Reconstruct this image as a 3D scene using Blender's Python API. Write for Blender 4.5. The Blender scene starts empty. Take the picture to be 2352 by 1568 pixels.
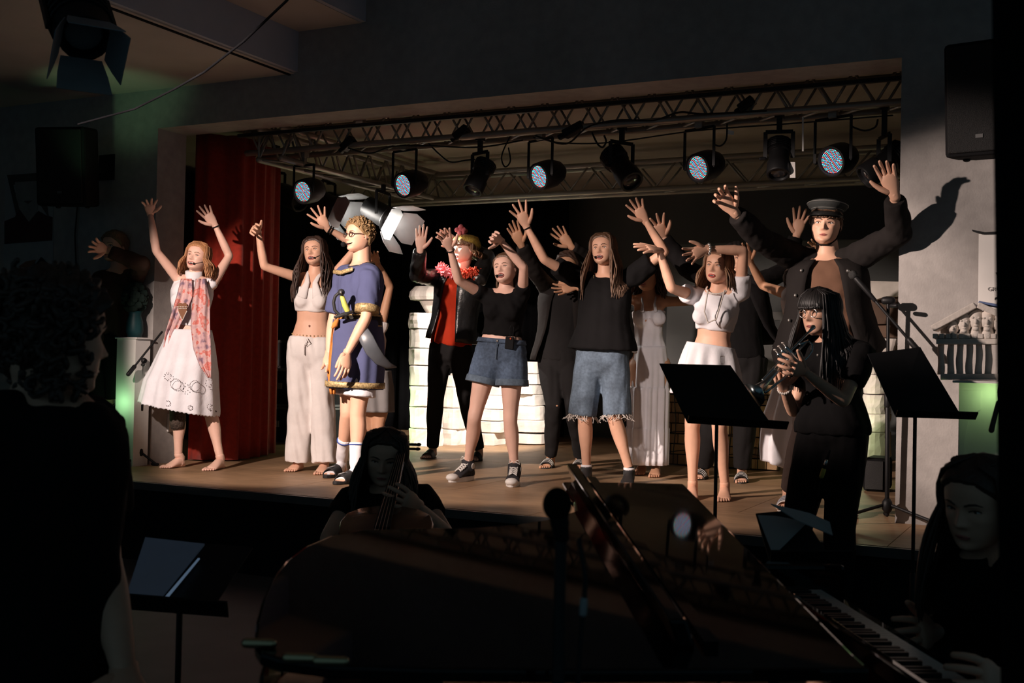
import bpy, bmesh, math, random
import numpy as np
from mathutils import Vector, Matrix

random.seed(7); RNG = np.random.default_rng(7)
SC = bpy.context.scene
COL = SC.collection
# ------------------------------------------------------------------ camera
F = 2646.0; CX, CY = 1176.0, 784.0
yaw, pitch, roll = (math.radians(a) for a in (26.6, 0.95, 1.18))
FW = np.array([-math.sin(yaw)*math.cos(pitch), math.cos(yaw)*math.cos(pitch), math.sin(pitch)])
_r = np.cross(FW, [0, 0, 1]); _r /= np.linalg.norm(_r); _u = np.cross(_r, FW)
RT = _r*math.cos(roll)+_u*math.sin(roll); UP = -_r*math.sin(roll)+_u*math.cos(roll)
CAM = np.array([0, 0, 1.22])
STAGE = 0.37; HALL = -0.15; WY = 6.646
HR = np.array([math.cos(yaw), math.sin(yaw), 0.0])      # horizontal, to the picture's right
HF = np.array([-math.sin(yaw), math.cos(yaw), 0.0])     # horizontal, away from the camera
Z = np.array([0, 0, 1.0])
cd = bpy.data.cameras.new('camera'); cam = bpy.data.objects.new('camera', cd); COL.objects.link(cam)
cd.sensor_width = 36; cd.lens = F/2352*36; cd.clip_start = 0.05; cd.clip_end = 60
M = Matrix.Identity(4)
for i, v in enumerate((RT, UP, -FW)):
    for j in range(3): M[j][i] = v[j]
M.translation = CAM; cam.matrix_world = M
cd.dof.use_dof = True; cd.dof.focus_distance = 8.0; cd.dof.aperture_fstop = 7.0
SC.camera = cam
# ------------------------------------------------------------------ world, exposure, stage lights
w = bpy.data.worlds.new('world'); SC.world = w; w.use_nodes = True
w.node_tree.nodes['Background'].inputs[0].default_value = (.26, .50, .64, 1)
w.node_tree.nodes['Background'].inputs[1].default_value = 0.088
vs = SC.view_settings
vs.view_transform = 'Standard'; vs.look = 'None'; vs.exposure = 0.0; vs.gamma = 1.0; vs.use_curve_mapping = False

def spot(name, loc, target, power, deg, blend=.3, col=(1, .86, .72), rad=.06):
    l = bpy.data.lights.new(name, 'SPOT'); l.energy = power; l.color = col
    l.spot_size = math.radians(deg); l.spot_blend = blend; l.shadow_soft_size = rad
    o = bpy.data.objects.new(name, l); COL.objects.link(o); o.location = loc
    d = Vector(target)-Vector(loc); o.rotation_euler = d.to_track_quat('-Z', 'Y').to_euler()
    return o
def lamp(name, loc, power, col, rad=.05):
    l = bpy.data.lights.new(name, 'POINT'); l.energy = power; l.color = col; l.shadow_soft_size = rad
    o = bpy.data.objects.new(name, l); COL.objects.link(o); o.location = loc; return o
KEY = (-4.75, 2.3, 2.85)
def beam(name, az, el, power, deg, blend=.3):
    t = (KEY[0]+math.sin(math.radians(az))*math.cos(math.radians(el)), KEY[1]+math.cos(math.radians(az))*math.cos(math.radians(el)), KEY[2]+math.sin(math.radians(el)))
    return spot(name, KEY, t, power, deg, blend, (1, .80, .70), .05)
beam('key_spot_left', -5.5, -19.3, 1120, 33)
beam('key_spot_middle', 14, -19, 1020, 33)
beam('key_spot_right', 31, -17, 1020, 31)
beam('key_spot_far_right', 46, -12.8, 1050, 22, .5)
spot('wall_profile', (-3.55, 8.65, 2.64), (-5.45, 9.85, 1.05), 950, 44, .5, (1, .88, .78))
spot('front_spot', (-1.9, 2.6, 3.0), (-2.93, 8.35, 1.05), 420, 11, .4, (1, .82, .74))
lamp('uplight_left', (-6.48, 6.34, .85), .7, (.45, 1, .45), .03)
lamp('uplight_column', (-5.98, 9.36, .66), 5, (.55, 1, .5), .03)
lamp('uplight_column_right', (-1.52, 8.72, .78), 2, (.85, 1, .55), .03)
spot('green_ceiling_glow', (-6.35, 5.7, 2.2), (-6.6, 6.4, 3.3), 6, 60, .9, (.45, 1, .5), .05)
# ------------------------------------------------------------------ projection helpers (pixels of the 2352x1568 frame)
def ray(x, y): return FW+RT*(x-CX)/F-UP*(y-CY)/F
def U(x, y, d): return CAM+ray(x, y)*d
def FLR(x, y, z=STAGE):
    r = ray(x, y); return CAM+r*((z-CAM[2])/r[2])
def PY(x, y, Y):
    r = ray(x, y); return CAM+r*(Y/r[1])
def DEP(p): return float((np.asarray(p)-CAM)@FW)
def nrm(v):
    v = np.asarray(v, float); return v/(np.linalg.norm(v)+1e-12)
def A(*v): return np.array(v, float)
# ------------------------------------------------------------------ mesh builder
class V:
    def __init__(s): s.v = []; s.f = []; s.m = []; s.n = 0
    def add(s, vs, fs, m=0):
        o = s.n; vs = np.asarray(vs, float).reshape(-1, 3); s.v.append(vs); s.n += len(vs)
        s.f += [tuple(i+o for i in f) for f in fs]; s.m += [m]*len(fs); return s
    def rings(s, R, m=0, cap=True, closed=True):
        n = len(R[0]); fs = []
        for i in range(len(R)-1):
            for j in range(n if closed else n-1):
                k = (j+1) % n; fs.append((i*n+j, i*n+k, (i+1)*n+k, (i+1)*n+j))
        if cap:
            fs.append(tuple(range(n-1, -1, -1))); fs.append(tuple((len(R)-1)*n+j for j in range(n)))
        return s.add(np.concatenate(R), fs, m)
    def tube(s, pts, rad, n=8, ref=None, asp=1.0, rnd=True, m=0):
        P = [np.asarray(p, float) for p in pts]; k = len(P)
        rad = [rad]*k if np.isscalar(rad) else list(rad)
        asp = [asp]*k if np.isscalar(asp) else list(asp)
        T = [nrm(P[min(i+1, k-1)]-P[max(i-1, 0)]) for i in range(k)]
        a = ref if ref is not None else (Z if abs(T[0][2]) < .9 else A(1, 0, 0))
        R = []; ang = np.arange(n)*2*math.pi/n; N = None
        for i in range(k):
            N = nrm(a-T[i]*(a@T[i])) if (ref is not None or N is None) else nrm(N-T[i]*(N@T[i]))
            B = np.cross(T[i], N)
            ring = lambda c, q: c+q*(np.outer(np.cos(ang)*asp[i], N)+np.outer(np.sin(ang), B))
            if rnd and i == 0:
                R += [ring(P[i]-T[i]*rad[i]*.85*min(asp[i], 1), rad[i]*.35), ring(P[i]-T[i]*rad[i]*.5*min(asp[i], 1), rad[i]*.8)]
            R.append(ring(P[i], rad[i]))
            if rnd and i == k-1:
                R += [ring(P[i]+T[i]*rad[i]*.5*min(asp[i], 1), rad[i]*.8), ring(P[i]+T[i]*rad[i]*.85*min(asp[i], 1), rad[i]*.35)]
        return s.rings(R, m)
    def ell(s, c, r, fr=None, n=12, m=0):
        fr = np.eye(3) if fr is None else np.asarray(fr); R = []
        r = (r, r, r) if np.isscalar(r) else r
        ang = np.arange(n)*2*math.pi/n; k = max(4, n//2)
        for i in range(k+1):
            t = -math.pi/2+math.pi*(i+.08*(i == 0)-.08*(i == k))/k
            q = np.stack([np.cos(ang)*math.cos(t)*r[0], np.sin(ang)*math.cos(t)*r[1], np.full(n, math.sin(t)*r[2])], 1)
            R.append(np.asarray(c)+q@fr)
        return s.rings(R, m)
    def box(s, c, sz, fr=None, m=0):
        fr = np.eye(3) if fr is None else np.asarray(fr)
        q = np.array([(x, y, z) for z in (-.5, .5) for y in (-.5, .5) for x in (-.5, .5)])*np.asarray(sz)
        return s.add(np.asarray(c)+q@fr, [(0, 2, 3, 1), (4, 5, 7, 6), (0, 1, 5, 4), (2, 6, 7, 3), (0, 4, 6, 2), (1, 3, 7, 5)], m)
    def bar(s, a, b, w, h=None, up=Z, m=0):
        a = np.asarray(a, float); b = np.asarray(b, float); d = nrm(b-a); h = h or w
        x = nrm(np.cross(d, up if abs(d@nrm(up)) < .98 else A(1, 0, 0))); y = np.cross(x, d)
        return s.box((a+b)/2, (w, np.linalg.norm(b-a), h), [x, d, y], m)
    def prism(s, pts, ext, m=0):
        P = np.asarray(pts, float); return s.rings([P, P+np.asarray(ext)], m)
    def grid(s, G, m=0):
        G = np.asarray(G); a, b = G.shape[:2]
        return s.add(G.reshape(-1, 3), [(i*b+j, i*b+j+1, (i+1)*b+j+1, (i+1)*b+j) for i in range(a-1) for j in range(b-1)], m)
    def mesh(s, name='m', smooth=False):
        me = bpy.data.meshes.new(name)
        if s.n: me.from_pydata(np.concatenate(s.v).tolist(), [], s.f)
        me.polygons.foreach_set('material_index', s.m)
        if smooth: me.polygons.foreach_set('use_smooth', [True]*len(me.polygons))
        me.update(); return me
def bx(lo, hi): lo = A(*lo); hi = A(*hi); return V().box((lo+hi)/2, hi-lo)
def wave(P, scale, amp, seed=0, k=6):
    """cheap smooth noise on points"""
    g = np.random.default_rng(seed); o = np.zeros(len(P))
    for i in range(k):
        d = g.normal(size=3)*scale*(1+.35*i); o += np.sin(P@d+g.uniform(0, 6.3))/(1+.3*i)
    return o*amp/2.2
# ------------------------------------------------------------------ objects
def props(o, label=None, cat=None, group=None, kind=None):
    if label: o['label'] = label
    if cat: o['category'] = cat
    if group: o['group'] = group
    if kind: o['kind'] = kind
    return o
def empty(name, loc, label=None, cat=None, group=None, kind=None):
    o = bpy.data.objects.new(name, None); COL.objects.link(o); o.location = [float(q) for q in loc]; o.empty_display_size = .1
    return props(o, label, cat, group, kind)
def wloc(o):
    p = A(0, 0, 0)
    while o is not None: p = p+np.array(o.location); o = o.parent
    return p
def obj(name, me, mats, parent=None, label=None, cat=None, group=None, kind=None, smooth=False, bevel=0, solid=0, sub=0):
    if isinstance(me, V): me = me.mesh(name, smooth)
    if not me.materials:
        for m_ in (mats if isinstance(mats, (list, tuple)) else [mats]): me.materials.append(m_)
    o = bpy.data.objects.new(name, me); COL.objects.link(o)
    if parent is not None:
        o.parent = parent; o.location = [-float(q) for q in wloc(parent)]
    if solid: md = o.modifiers.new('solid', 'SOLIDIFY'); md.thickness = solid; md.offset = 0
    if bevel: md = o.modifiers.new('bevel', 'BEVEL'); md.width = bevel; md.segments = 2; md.limit_method = 'ANGLE'
    if sub: md = o.modifiers.new('sub', 'SUBSURF'); md.levels = sub; md.render_levels = sub
    return props(o, label, cat, group, kind)
def copytree(o, off=(0, 0, 0), parent=None):
    c = o.copy(); COL.objects.link(c)
    if parent is not None: c.parent = parent
    else: c.location = Vector(o.location)+Vector([float(q) for q in off])
    for ch in list(o.children): copytree(ch, parent=c)
    return c
# ------------------------------------------------------------------ materials
def mat(name, col, rough=.7, metal=0, var=.12, scale=8, bump=0, bscale=60, spec=.4, emit=None, es=0, coat=0, sheen=0, trans=0, col2=None, stretch=None, sss=0):
    m = bpy.data.materials.new(name); m.use_nodes = True; t = m.node_tree; b = t.nodes['Principled BSDF']
    b.inputs['Roughness'].default_value = rough; b.inputs['Metallic'].default_value = metal
    b.inputs['Specular IOR Level'].default_value = spec; b.inputs['Coat Weight'].default_value = coat
    b.inputs['Sheen Weight'].default_value = sheen; b.inputs['Transmission Weight'].default_value = trans
    if emit: b.inputs['Emission Color'].default_value = (*emit, 1); b.inputs['Emission Strength'].default_value = es
    tc = t.nodes.new('ShaderNodeTexCoord'); mp = t.nodes.new('ShaderNodeMapping'); t.links.new(tc.outputs['Object'], mp.inputs[0])
    if stretch: mp.inputs['Scale'].default_value = stretch
    n = t.nodes.new('ShaderNodeTexNoise'); n.inputs['Scale'].default_value = scale; n.inputs['Detail'].default_value = 5
    t.links.new(mp.outputs[0], n.inputs['Vector'])
    r = t.nodes.new('ShaderNodeValToRGB'); r.color_ramp.elements[0].position = .3; r.color_ramp.elements[1].position = .7
    c = np.array(col); c2 = np.array(col2) if col2 is not None else c*(1+var); c1 = c if col2 is not None else c*(1-var)
    r.color_ramp.elements[0].color = (*np.clip(c1, 0, 1), 1); r.color_ramp.elements[1].color = (*np.clip(c2, 0, 1), 1)
    t.links.new(n.outputs['Fac'], r.inputs[0]); t.links.new(r.outputs[0], b.inputs['Base Color'])
    if bump:
        n2 = t.nodes.new('ShaderNodeTexNoise'); n2.inputs['Scale'].default_value = bscale; n2.inputs['Detail'].default_value = 4
        t.links.new(mp.outputs[0], n2.inputs['Vector'])
        bp = t.nodes.new('ShaderNodeBump'); bp.inputs['Strength'].default_value = bump; bp.inputs['Distance'].default_value = .01
        t.links.new(n2.outputs['Fac'], bp.inputs['Height']); t.links.new(bp.outputs[0], b.inputs['Normal'])
    return m
def streak(m, nscale, lo, hi, facts=(.75, 1.1)):
    """multiply the base colour by a second, larger noise (stains, wear)"""
    t = m.node_tree; b = t.nodes['Principled BSDF']; src = b.inputs['Base Color'].links[0].from_socket
    n = t.nodes.new('ShaderNodeTexNoise'); n.inputs['Scale'].default_value = nscale; n.inputs['Detail'].default_value = 6
    tc = [q for q in t.nodes if q.type == 'TEX_COORD'][0]; t.links.new(tc.outputs['Object'], n.inputs['Vector'])
    r = t.nodes.new('ShaderNodeValToRGB'); r.color_ramp.elements[0].position = lo; r.color_ramp.elements[1].position = hi
    r.color_ramp.elements[0].color = (facts[0],)*3+(1,); r.color_ramp.elements[1].color = (facts[1],)*3+(1,)
    mx = t.nodes.new('ShaderNodeMix'); mx.data_type = 'RGBA'; mx.blend_type = 'MULTIPLY'; mx.inputs[0].default_value = 1
    t.links.new(n.outputs['Fac'], r.inputs[0]); t.links.new(src, mx.inputs[6]); t.links.new(r.outputs[0], mx.inputs[7])
    t.links.new(mx.outputs[2], b.inputs['Base Color']); return m
CONC = streak(mat('concrete', (.40, .375, .36), .85, scale=14, var=.1, bump=.15, bscale=90), 1.2, .35, .65, (.82, 1.05))
CEIL = mat('ceiling_paint', (.50, .47, .43), .9, scale=3, var=.06)
FASC = mat('fascia_paint', (.42, .46, .55), .9, scale=3, var=.06)
STCEIL = streak(mat('stage_ceiling', (.34, .29, .24), .9, scale=2, var=.1), .8, .35, .65)
WOOD = streak(mat('stage_wood', (.34, .21, .118), .5, scale=5, var=.15, bump=.08, bscale=30, stretch=(1, 4, 1)), 1.5, .35, .7, (.75, 1.25))
HALLF = mat('hall_floor', (.10, .10, .105), .6, scale=4)
BLACK = mat('black_matte', (.009, .009, .010), .85, var=.2, spec=.15)
BLKM = mat('black_metal', (.010, .010, .011), .5, metal=.0, var=.2, spec=.3)
BLKC = mat('black_drape', (.007, .007, .008), 1.0, var=.2, scale=3, spec=0)
GREYW = mat('grey_backdrop', (.11, .118, .12), .95, scale=2, var=.1)
ALU = mat('aluminium', (.33, .31, .28), .45, metal=.6, var=.08)
CHROME = mat('chrome', (.75, .76, .78), .15, metal=1, var=.03)
RED = mat('red_velvet', (.31, .022, .009), .9, scale=30, var=.15, sheen=.15)
PAPER = streak(mat('white_papier', (.80, .74, .68), .9, scale=9, var=.05, bump=.35, bscale=14), 6, .3, .6, (.80, 1.04))
PLAST = mat('white_paint', (.78, .75, .72), .7, var=.04)
GOLD = mat('gold_sequin', (.72, .50, .12), .3, metal=.8, var=.4, scale=160, bump=.8, bscale=170)
GOLDT = mat('gold_trim', (.45, .33, .16), .5, metal=.3, var=.6, scale=90)
# ------------------------------------------------------------------ structure: hall and stage shell
def struct(name, v, m, **k): return obj(name, v, m, kind='structure', **k)
v = V(); OX0, OX1, OZ = -6.40, -.945, 2.945; WT = .31
for lo, hi in (((-10, WY, HALL), (OX0, WY+WT, 4.7)), ((OX1, WY, HALL), (3.2, WY+WT, 4.7)), ((OX0, WY, OZ), (OX1, WY+WT, 4.7))):
    v.box((A(*lo)+A(*hi))/2, A(*hi)-A(*lo))
struct('wall_front', v, CONC)
struct('wall_left', bx((-10.2, -1, HALL), (-10, WY, 4.7)), CONC)
struct('floor', bx((-10, -1.5, HALL-.1), (3.2, WY+WT, HALL)), HALLF)
ce = empty('ceiling', (-6, 4, 3.2), kind='structure')
obj('soffit', bx((-10, -1, 3.245), (-5.12, WY, 4.7)), CEIL, ce)
obj('fascia', bx((-5.12, -1, 3.255), (-5.09, WY, 3.545)), FASC, ce)
obj('soffit', bx((-5.12, -1, 3.545), (-4.55, WY, 4.7)), CEIL, ce)
obj('fascia', bx((-4.55, -1, 3.55), (-4.515, WY, 4.5)), FASC, ce)
obj('ceiling_slab', bx((-4.6, -1, 4.5), (3.2, WY, 4.7)), CEIL, ce)
obj('edge_groove', bx((-5.17, -1, 3.236), (-5.15, WY, 3.25)), BLACK, ce)
# stage: platform with separate floor panels
sf = empty('floor', (-3, 8, HALL), kind='structure')
obj('platform', bx((-9.4, 5.74, HALL), (2.6, 12.2, STAGE-.03)), BLACK, sf)
obj('front_edge_strip', bx((-9.4, 5.715, STAGE-.05), (2.6, 5.74, STAGE-.002)), mat('edge_strip', (.10, .09, .085), .4), sf)
ys = [5.742, 6.56, 7.56, 8.56, 9.56, 10.56, 12.2]
for i in range(6):
    x = -9.4+(.95 if i % 2 else 0)-.95; k = 0
    while x < 2.6:
        a = max(x, -9.4); b = min(x+1.9, 2.6)
        if b-a > .1: obj('floor_panel', bx((a+.002, ys[i]+.002, STAGE-.03), (b-.002, ys[i+1]-.002, STAGE)), WOOD, sf)
        x += 1.9
struct('wall_stage_back', bx((-9.4, 12.2, STAGE), (2.6, 12.4, 3.1)), GREYW)
struct('wall_stage_left', bx((-9.4, WY+WT, STAGE), (-9.2, 12.2, 3.1)), BLKC)
struct('wall_stage_right', bx((2.4, WY+WT, STAGE), (2.6, 12.2, 3.1)), GREYW)
struct('ceiling', bx((-9.4, WY+WT, 3.10), (2.6, 12.4, 3.19)), STCEIL)
# drapes
def drape(name, path, z0, z1, m, label, cat, amp=.05, per=.16, fl=0, nu=None, thick=.004, sway=None):
    P = [np.asarray(p, float)[:2] for p in path]; L = [np.linalg.norm(P[i+1]-P[i]) for i in range(len(P)-1)]; T = sum(L)
    nu = nu or int(T/.02); G = []
    for z in np.linspace(z0, z1, 14):
        row = []; tz = (z-z0)/(z1-z0)
        for u in np.linspace(0, T, nu):
            s = u; i = 0
            while i < len(L)-1 and s > L[i]: s -= L[i]; i += 1
            d = (P[i+1]-P[i])/L[i]; q = P[i]+d*s; nn = A(-d[1], d[0])
            ph = u/per*2*math.pi
            q = q+nn*(amp*math.sin(ph+.6*math.sin(ph*.31+tz))+amp*.35*math.sin(ph*2.3+1+tz*1.5))*(1-.25*tz)+nn*fl*(1-tz)
            row.append((q[0], q[1], z))
        G.append(row)
    return obj(name, V().grid(G), m, label=label, cat=cat, smooth=True, solid=thick)
p0, p1, p2, p3 = A(-6.40, 7.06, 0), PY(455, 1070, 7.1), PY(540, 1064, 7.28), FLR(598, 1050)
drape('stage_curtain', [p0, p1, p2, p3, p3+A(-.15, .35, 0)], STAGE+.01, 2.98, RED, 'deep red velvet leg curtain hanging beside the left pier', 'curtain', .028, .19)
drape('backdrop_drape', [(-9.0, 11.7), (-5.2, 11.7)], STAGE+.01, 3.03, BLKC, 'black drape across the left of the stage back', 'curtain', .04, .22)
drape('side_drape', [(-8.2, 7.4), (-8.0, 9), (-7.6, 11.6)], STAGE+.01, 3.03, BLKC, 'black drape along the left side of the stage', 'curtain', .04, .25)
# ------------------------------------------------------------------ lighting rig
LEDM = [mat('led_'+n, (.05, .05, .05), .4, emit=c, es=s) for n, c, s in (('red', (1, .10, .08), 1.6), ('green', (.12, .85, .75), 1.5), ('blue', (.15, .4, 1), 1.7))]
def truss(name, a, b, h, d, label, seg=.26, r=.024, rd=.009):
    a = np.asarray(a, float); b = np.asarray(b, float); t = nrm(b-a); L = np.linalg.norm(b-a); sd = nrm(np.cross(t, Z))*d/2
    e = empty(name, (a+b)/2, label, 'truss', 'aluminium lattice trusses of the stage rig')
    for s in (-1, 1):
        for z in (0, h): obj('chord', V().tube([a+sd*s+Z*z, b+sd*s+Z*z], r, 10), ALU, e, smooth=True)
    n = max(2, int(L/seg)); lat = V().tube([a-sd, a-sd+Z*h], rd, 6)
    for s in (-1, 1):
        for i in range(n):
            p = a+t*L*i/n; q = a+t*L*(i+.5)/n; k = a+t*L*(i+1)/n
            lat.tube([p+sd*s, q+sd*s+Z*h], rd, 6, rnd=False).tube([q+sd*s+Z*h, k+sd*s], rd, 6, rnd=False)
    for i in range(n):
        p = a+t*L*i/n; k = a+t*L*(i+1)/n
        lat.tube([p-sd, k+sd], rd, 6, rnd=False)
    obj('lattice', lat, ALU, e, smooth=True)
    return e
TY = 7.42
fa = PY(560, 345, TY); fb = PY(2120, 240, TY)
zt = (PY(1200, 308, TY)[2]+PY(2000, 253, TY)[2])/2
truss('truss', (fa[0], TY+.0, zt), (fb[0], TY, zt), .215, .24, 'front lattice truss just behind the concrete opening')
ra = FLR(1030, 462, 2.72); RYY = ra[1]
truss('truss', (-6.6, RYY, 2.72), (1.5, RYY, 2.72), .24, .2, 'rear lattice truss low above the back of the stage', seg=.4)
la = FLR(600, 360, 2.74)
truss('truss', (la[0], 7.1, 2.74), (la[0]+.02, RYY, 2.74), .24, .22, 'side lattice truss running back from the red curtain')
# motorised black curtain rail along the lintel
rl = empty('curtain_rail', (-3.6, 7.0, 2.93), 'thin dark rail under the rear edge of the lintel', 'rail')
obj('rail', bx((-5.9, 6.97, 2.90), (-.95, 7.0, 2.925)), BLKM, rl)
obj('bracket', bx((-4.8, 6.965, 2.925), (-4.74, 7.01, 2.96)), CHROME, rl)

LEDR = .078
def led_mesh(c):
    v = V(); i = 0
    for k in range(0, 8):
        n = 1 if k == 0 else 6*k
        for j in range(n):
            if (j+k*2) % 3 == c or (k > 5 and j % 3 == c):
                a = 2*math.pi*j/n; r = LEDR*.93*k/7
                v.ell((r*math.cos(a), r*math.sin(a), 0), (.0042, .0042, .003), n=5)
    return v.mesh('led')
LMESH = [led_mesh(c) for c in range(3)]
def frame(fwd, up=Z):
    f = nrm(fwd); x = nrm(np.cross(f, up)); y = np.cross(x, f); return np.array([x, y, f])   # rows: right, up, forward
def place(o, c, fr, parent):
    m = Matrix.Identity(4)
    for i in range(3):
        for j in range(3): m[j][i] = fr[i][j]
    m.translation = [float(q) for q in (np.asarray(c)-wloc(parent))]
    o.matrix_local = m
def par(px, py, fwd, sz, label):
    c = PY(px, py, TY-.05); fr = frame(fwd); x, y, f = fr
    e = empty('led_spotlight', c, label, 'stage light', 'round led spotlights on the front truss')
    def ringz(z, r): return c+f*z+r*(np.outer(np.cos(np.arange(20)*math.pi/10), x)+np.outer(np.sin(np.arange(20)*math.pi/10), y))
    R = [ringz(.02, .082), ringz(.02, .098), ringz(-.05, .103), ringz(-.12, .100), ringz(-.19, .075), ringz(-.23, .04)]
    R = [ringz(-.004, .080)]+R
    obj('housing', V().rings(R), BLKM, e, smooth=True, bevel=.002)
    for q, n in zip(range(3), ('red_leds', 'green_leds', 'blue_leds')):
        o = obj(n, LMESH[q], LEDM[q], e, kind='stuff'); place(o, c+f*.004, fr, e)
    w = .125*sz; top = .26*sz
    s = nrm(np.cross(f, Z)); P = [c+s*w*.83-f*.08, c+s*w, c+s*w+Z*top, c-s*w+Z*top, c-s*w, c-s*w*.83-f*.08]
    v = V()
    for i in range(len(P)-1): v.bar(P[i], P[i+1], .008, .018)
    obj('yoke', v, BLKM, e)
    zc = zt-.02; v = V().bar(c+Z*top, c+Z*(max(zc-c[2], top+.03)), .03, .03)
    v.box(c+Z*(max(zc-c[2], top+.03)), (.05, .06, .07)); obj('clamp', v, ALU, e)
    return e
FWD = A(-.36, -.86, -.30)
par(697, 440, A(-.05, -.95, -.25), .8, 'led spotlight furthest left, above the girl in white trousers')
par(928, 425, A(-.22, -.9, -.28), 1, 'led spotlight hanging just right of the two lit barn-door lamps')
par(1240, 405, FWD, 1, 'led spotlight above the girl in denim shorts and sneakers')
par(1605, 385, FWD, 1, 'led spotlight above the girl with the pearl necklace')
par(1912, 370, FWD, 1.05, 'led spotlight above the peaked cap, furthest right')
def can(px, py, px2, py2, r, label, Y=TY, dd=0, top=None):
    """profile spotlight: cylinder body from back (px,py) to lens (px2,py2)"""
    a = PY(px, py, Y); b = PY(px2, py2, Y-.12+dd); f = nrm(b-a); fr = frame(f); x, y, _ = fr; L = np.linalg.norm(b-a)
    e = empty('profile_spotlight', a, label, 'stage light', 'black profile spotlights of the rig')
    an = np.arange(16)*math.pi/8
    R = [a+f*L*t+r*k*(np.outer(np.cos(an), x)+np.outer(np.sin(an), y)) for t, k in ((0, .55), (.04, .95), (.35, 1), (.36, .86), (.62, .86), (.63, .98), (.97, 1.02), (1, .98), (1, .8), (.9, .75))]
    obj('housing', V().rings(R), BLKM, e, smooth=True, bevel=.002)
    v = V()
    for i in range(5): v.tube([a+f*L*(.05+.05*i)+r*1.03*(math.cos(t)*x+math.sin(t)*y) for t in np.linspace(0, 2*math.pi, 15)], .006, 5, rnd=False)
    obj('cooling_fin', v, BLKM, e)
    obj('lens', V().ell(a+f*L*.93, (r*.78, r*.78, .01), fr), mat('lens_glass', (.03, .03, .035), .1, spec=.6), e, smooth=True)
    m = (a+b)/2; w = r*1.15; P = [m+x*w, m+x*w+Z*.17, m-x*w+Z*.17, m-x*w]; v = V()
    for i in range(3): v.bar(P[i], P[i+1], .008, .025)
    obj('yoke', v, BLKM, e)
    v = V().bar(m+Z*.17, A(m[0], m[1], top or max(zt, m[2]+.2)), .03, .03).box(A(m[0], m[1], top or max(zt, m[2]+.2)), (.05, .06, .06)); obj('clamp', v, BLKM, e)
    v = V().tube([m+x*w, m+x*(w+.03)], .012, 8); obj('knob', v, BLKM, e)
can(1118, 372, 1085, 438, .075, 'stubby black profile spotlight between two led lamps, tilted down')
can(1403, 352, 1452, 418, .085, 'large black profile spotlight tilted right above the long-haired singer')
can(1790, 325, 1788, 402, .075, 'black profile spotlight hanging straight down with a white tag')
can(2075, 345, 1985, 408, .08, 'black profile spotlight half behind the right pier')
can(575, 415, 690, 462, .10, 'big black spotlight in front of the red curtain top', Y=8.3, top=3.07)
obj('paper_tag', V().prism([PY(1816, 372, TY-.1), PY(1826, 372, TY-.1), PY(1827, 408, TY-.1), PY(1814, 408, TY-.1)], (0, .003, 0)), PLAST, label='white paper tag hanging below the straight spotlight', cat='tag')
obj('paper_tag', V().prism([PY(1842, 268, TY-.1), PY(1846, 268, TY-.1), PY(1846, 347, TY-.1), PY(1842, 347, TY-.1)], (0, .003, 0)), PLAST, label='narrow white tag hanging from the front truss', cat='tag')
obj('paper_tag', V().prism([PY(1671, 298, TY-.1), PY(1686, 301, TY-.1), PY(1685, 310, TY-.1), PY(1672, 308, TY-.1)], (0, .003, 0)), PLAST, label='small square tag on a cable under the truss', cat='tag')
WHG = mat('lit_lens', (.9, .9, .9), .4, emit=(1, .97, .92), es=16)
DOORIN = mat('barn_door_steel', (.55, .55, .55), .35, metal=.3)
def fresnel(px, py, Y, tgt, label, power, deg):
    c = PY(px, py, Y); f = nrm(A(*tgt)-c); fr = frame(f); x, y, _ = fr
    e = empty('barn_door_lamp', c, label, 'stage light', 'lit barn-door lamps at the stage left')
    an = np.arange(16)*math.pi/8
    rg = lambda z, r: c+f*z+r*(np.outer(np.cos(an), x)+np.outer(np.sin(an), y))
    obj('housing', V().rings([rg(-.3, .05), rg(-.28, .09), rg(-.06, .1), rg(-.05, .115), rg(0, .115), rg(0, .1), rg(-.04, .095)]), BLKM, e, smooth=True, bevel=.002)
    obj('lens', V().ell(c-f*.03, (.093, .093, .01), fr), WHG, e, smooth=True)
    for s, ax, ot in ((1, x, y), (-1, x, y), (1, y, x), (-1, y, x)):
        h = c+ax*s*.115+f*.005; k = ax*s*.52+f*.85; k = nrm(k)
        wv = .1 if ax is x else .115
        G = [[h-ot*wv, h+ot*wv], [h+k*.11-ot*(wv+.045), h+k*.11+ot*(wv+.045)], [h+k*.2-ot*(wv+.02), h+k*.2+ot*(wv+.02)]]
        obj('barn_door', V().grid(G), [DOORIN, BLKM], e, solid=.003)
    P = [c+x*.13-f*.1, c+x*.13-f*.1+Z*.2, c-x*.13-f*.1+Z*.2, c-x*.13-f*.1]; v = V()
    for i in range(3): v.bar(P[i], P[i+1], .008, .025)
    v.bar(c-f*.1+Z*.2, A(*(c-f*.1)[:2], 2.72), .03); obj('yoke', v, BLKM, e)
    spot('lamp_beam', c+f*.05, tgt, power, deg, .5, (1, .93, .85), .05)
fresnel(776, 482, 8.25, (-4.3, 8.55, 1.75), 'lit barn-door lamp behind the curly-haired man, left of two', 60, 60)
fresnel(900, 507, 8.4, (-4.55, 8.50, 1.93), 'lit barn-door lamp left of the gold hat, right of two', 160, 40)
def cable(pts, Y, r, label):
    P = [PY(x, y, Y+dy) for x, y, dy in pts]; Q = []
    for i in range(len(P)-1):
        a = P[max(i-1, 0)]; b = P[i]; c = P[i+1]; d = P[min(i+2, len(P)-1)]
        for t in np.linspace(0, 1, 8, endpoint=False):
            Q.append(.5*((2*b)+(-a+c)*t+(2*a-5*b+4*c-d)*t*t+(-a+3*b-3*c+d)*t**3))
    Q.append(P[-1])
    return obj('rig_cable', V().tube(Q, r, 6), BLKM, label=label, cat='cable', group='black cables on the rig', smooth=True)
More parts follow.
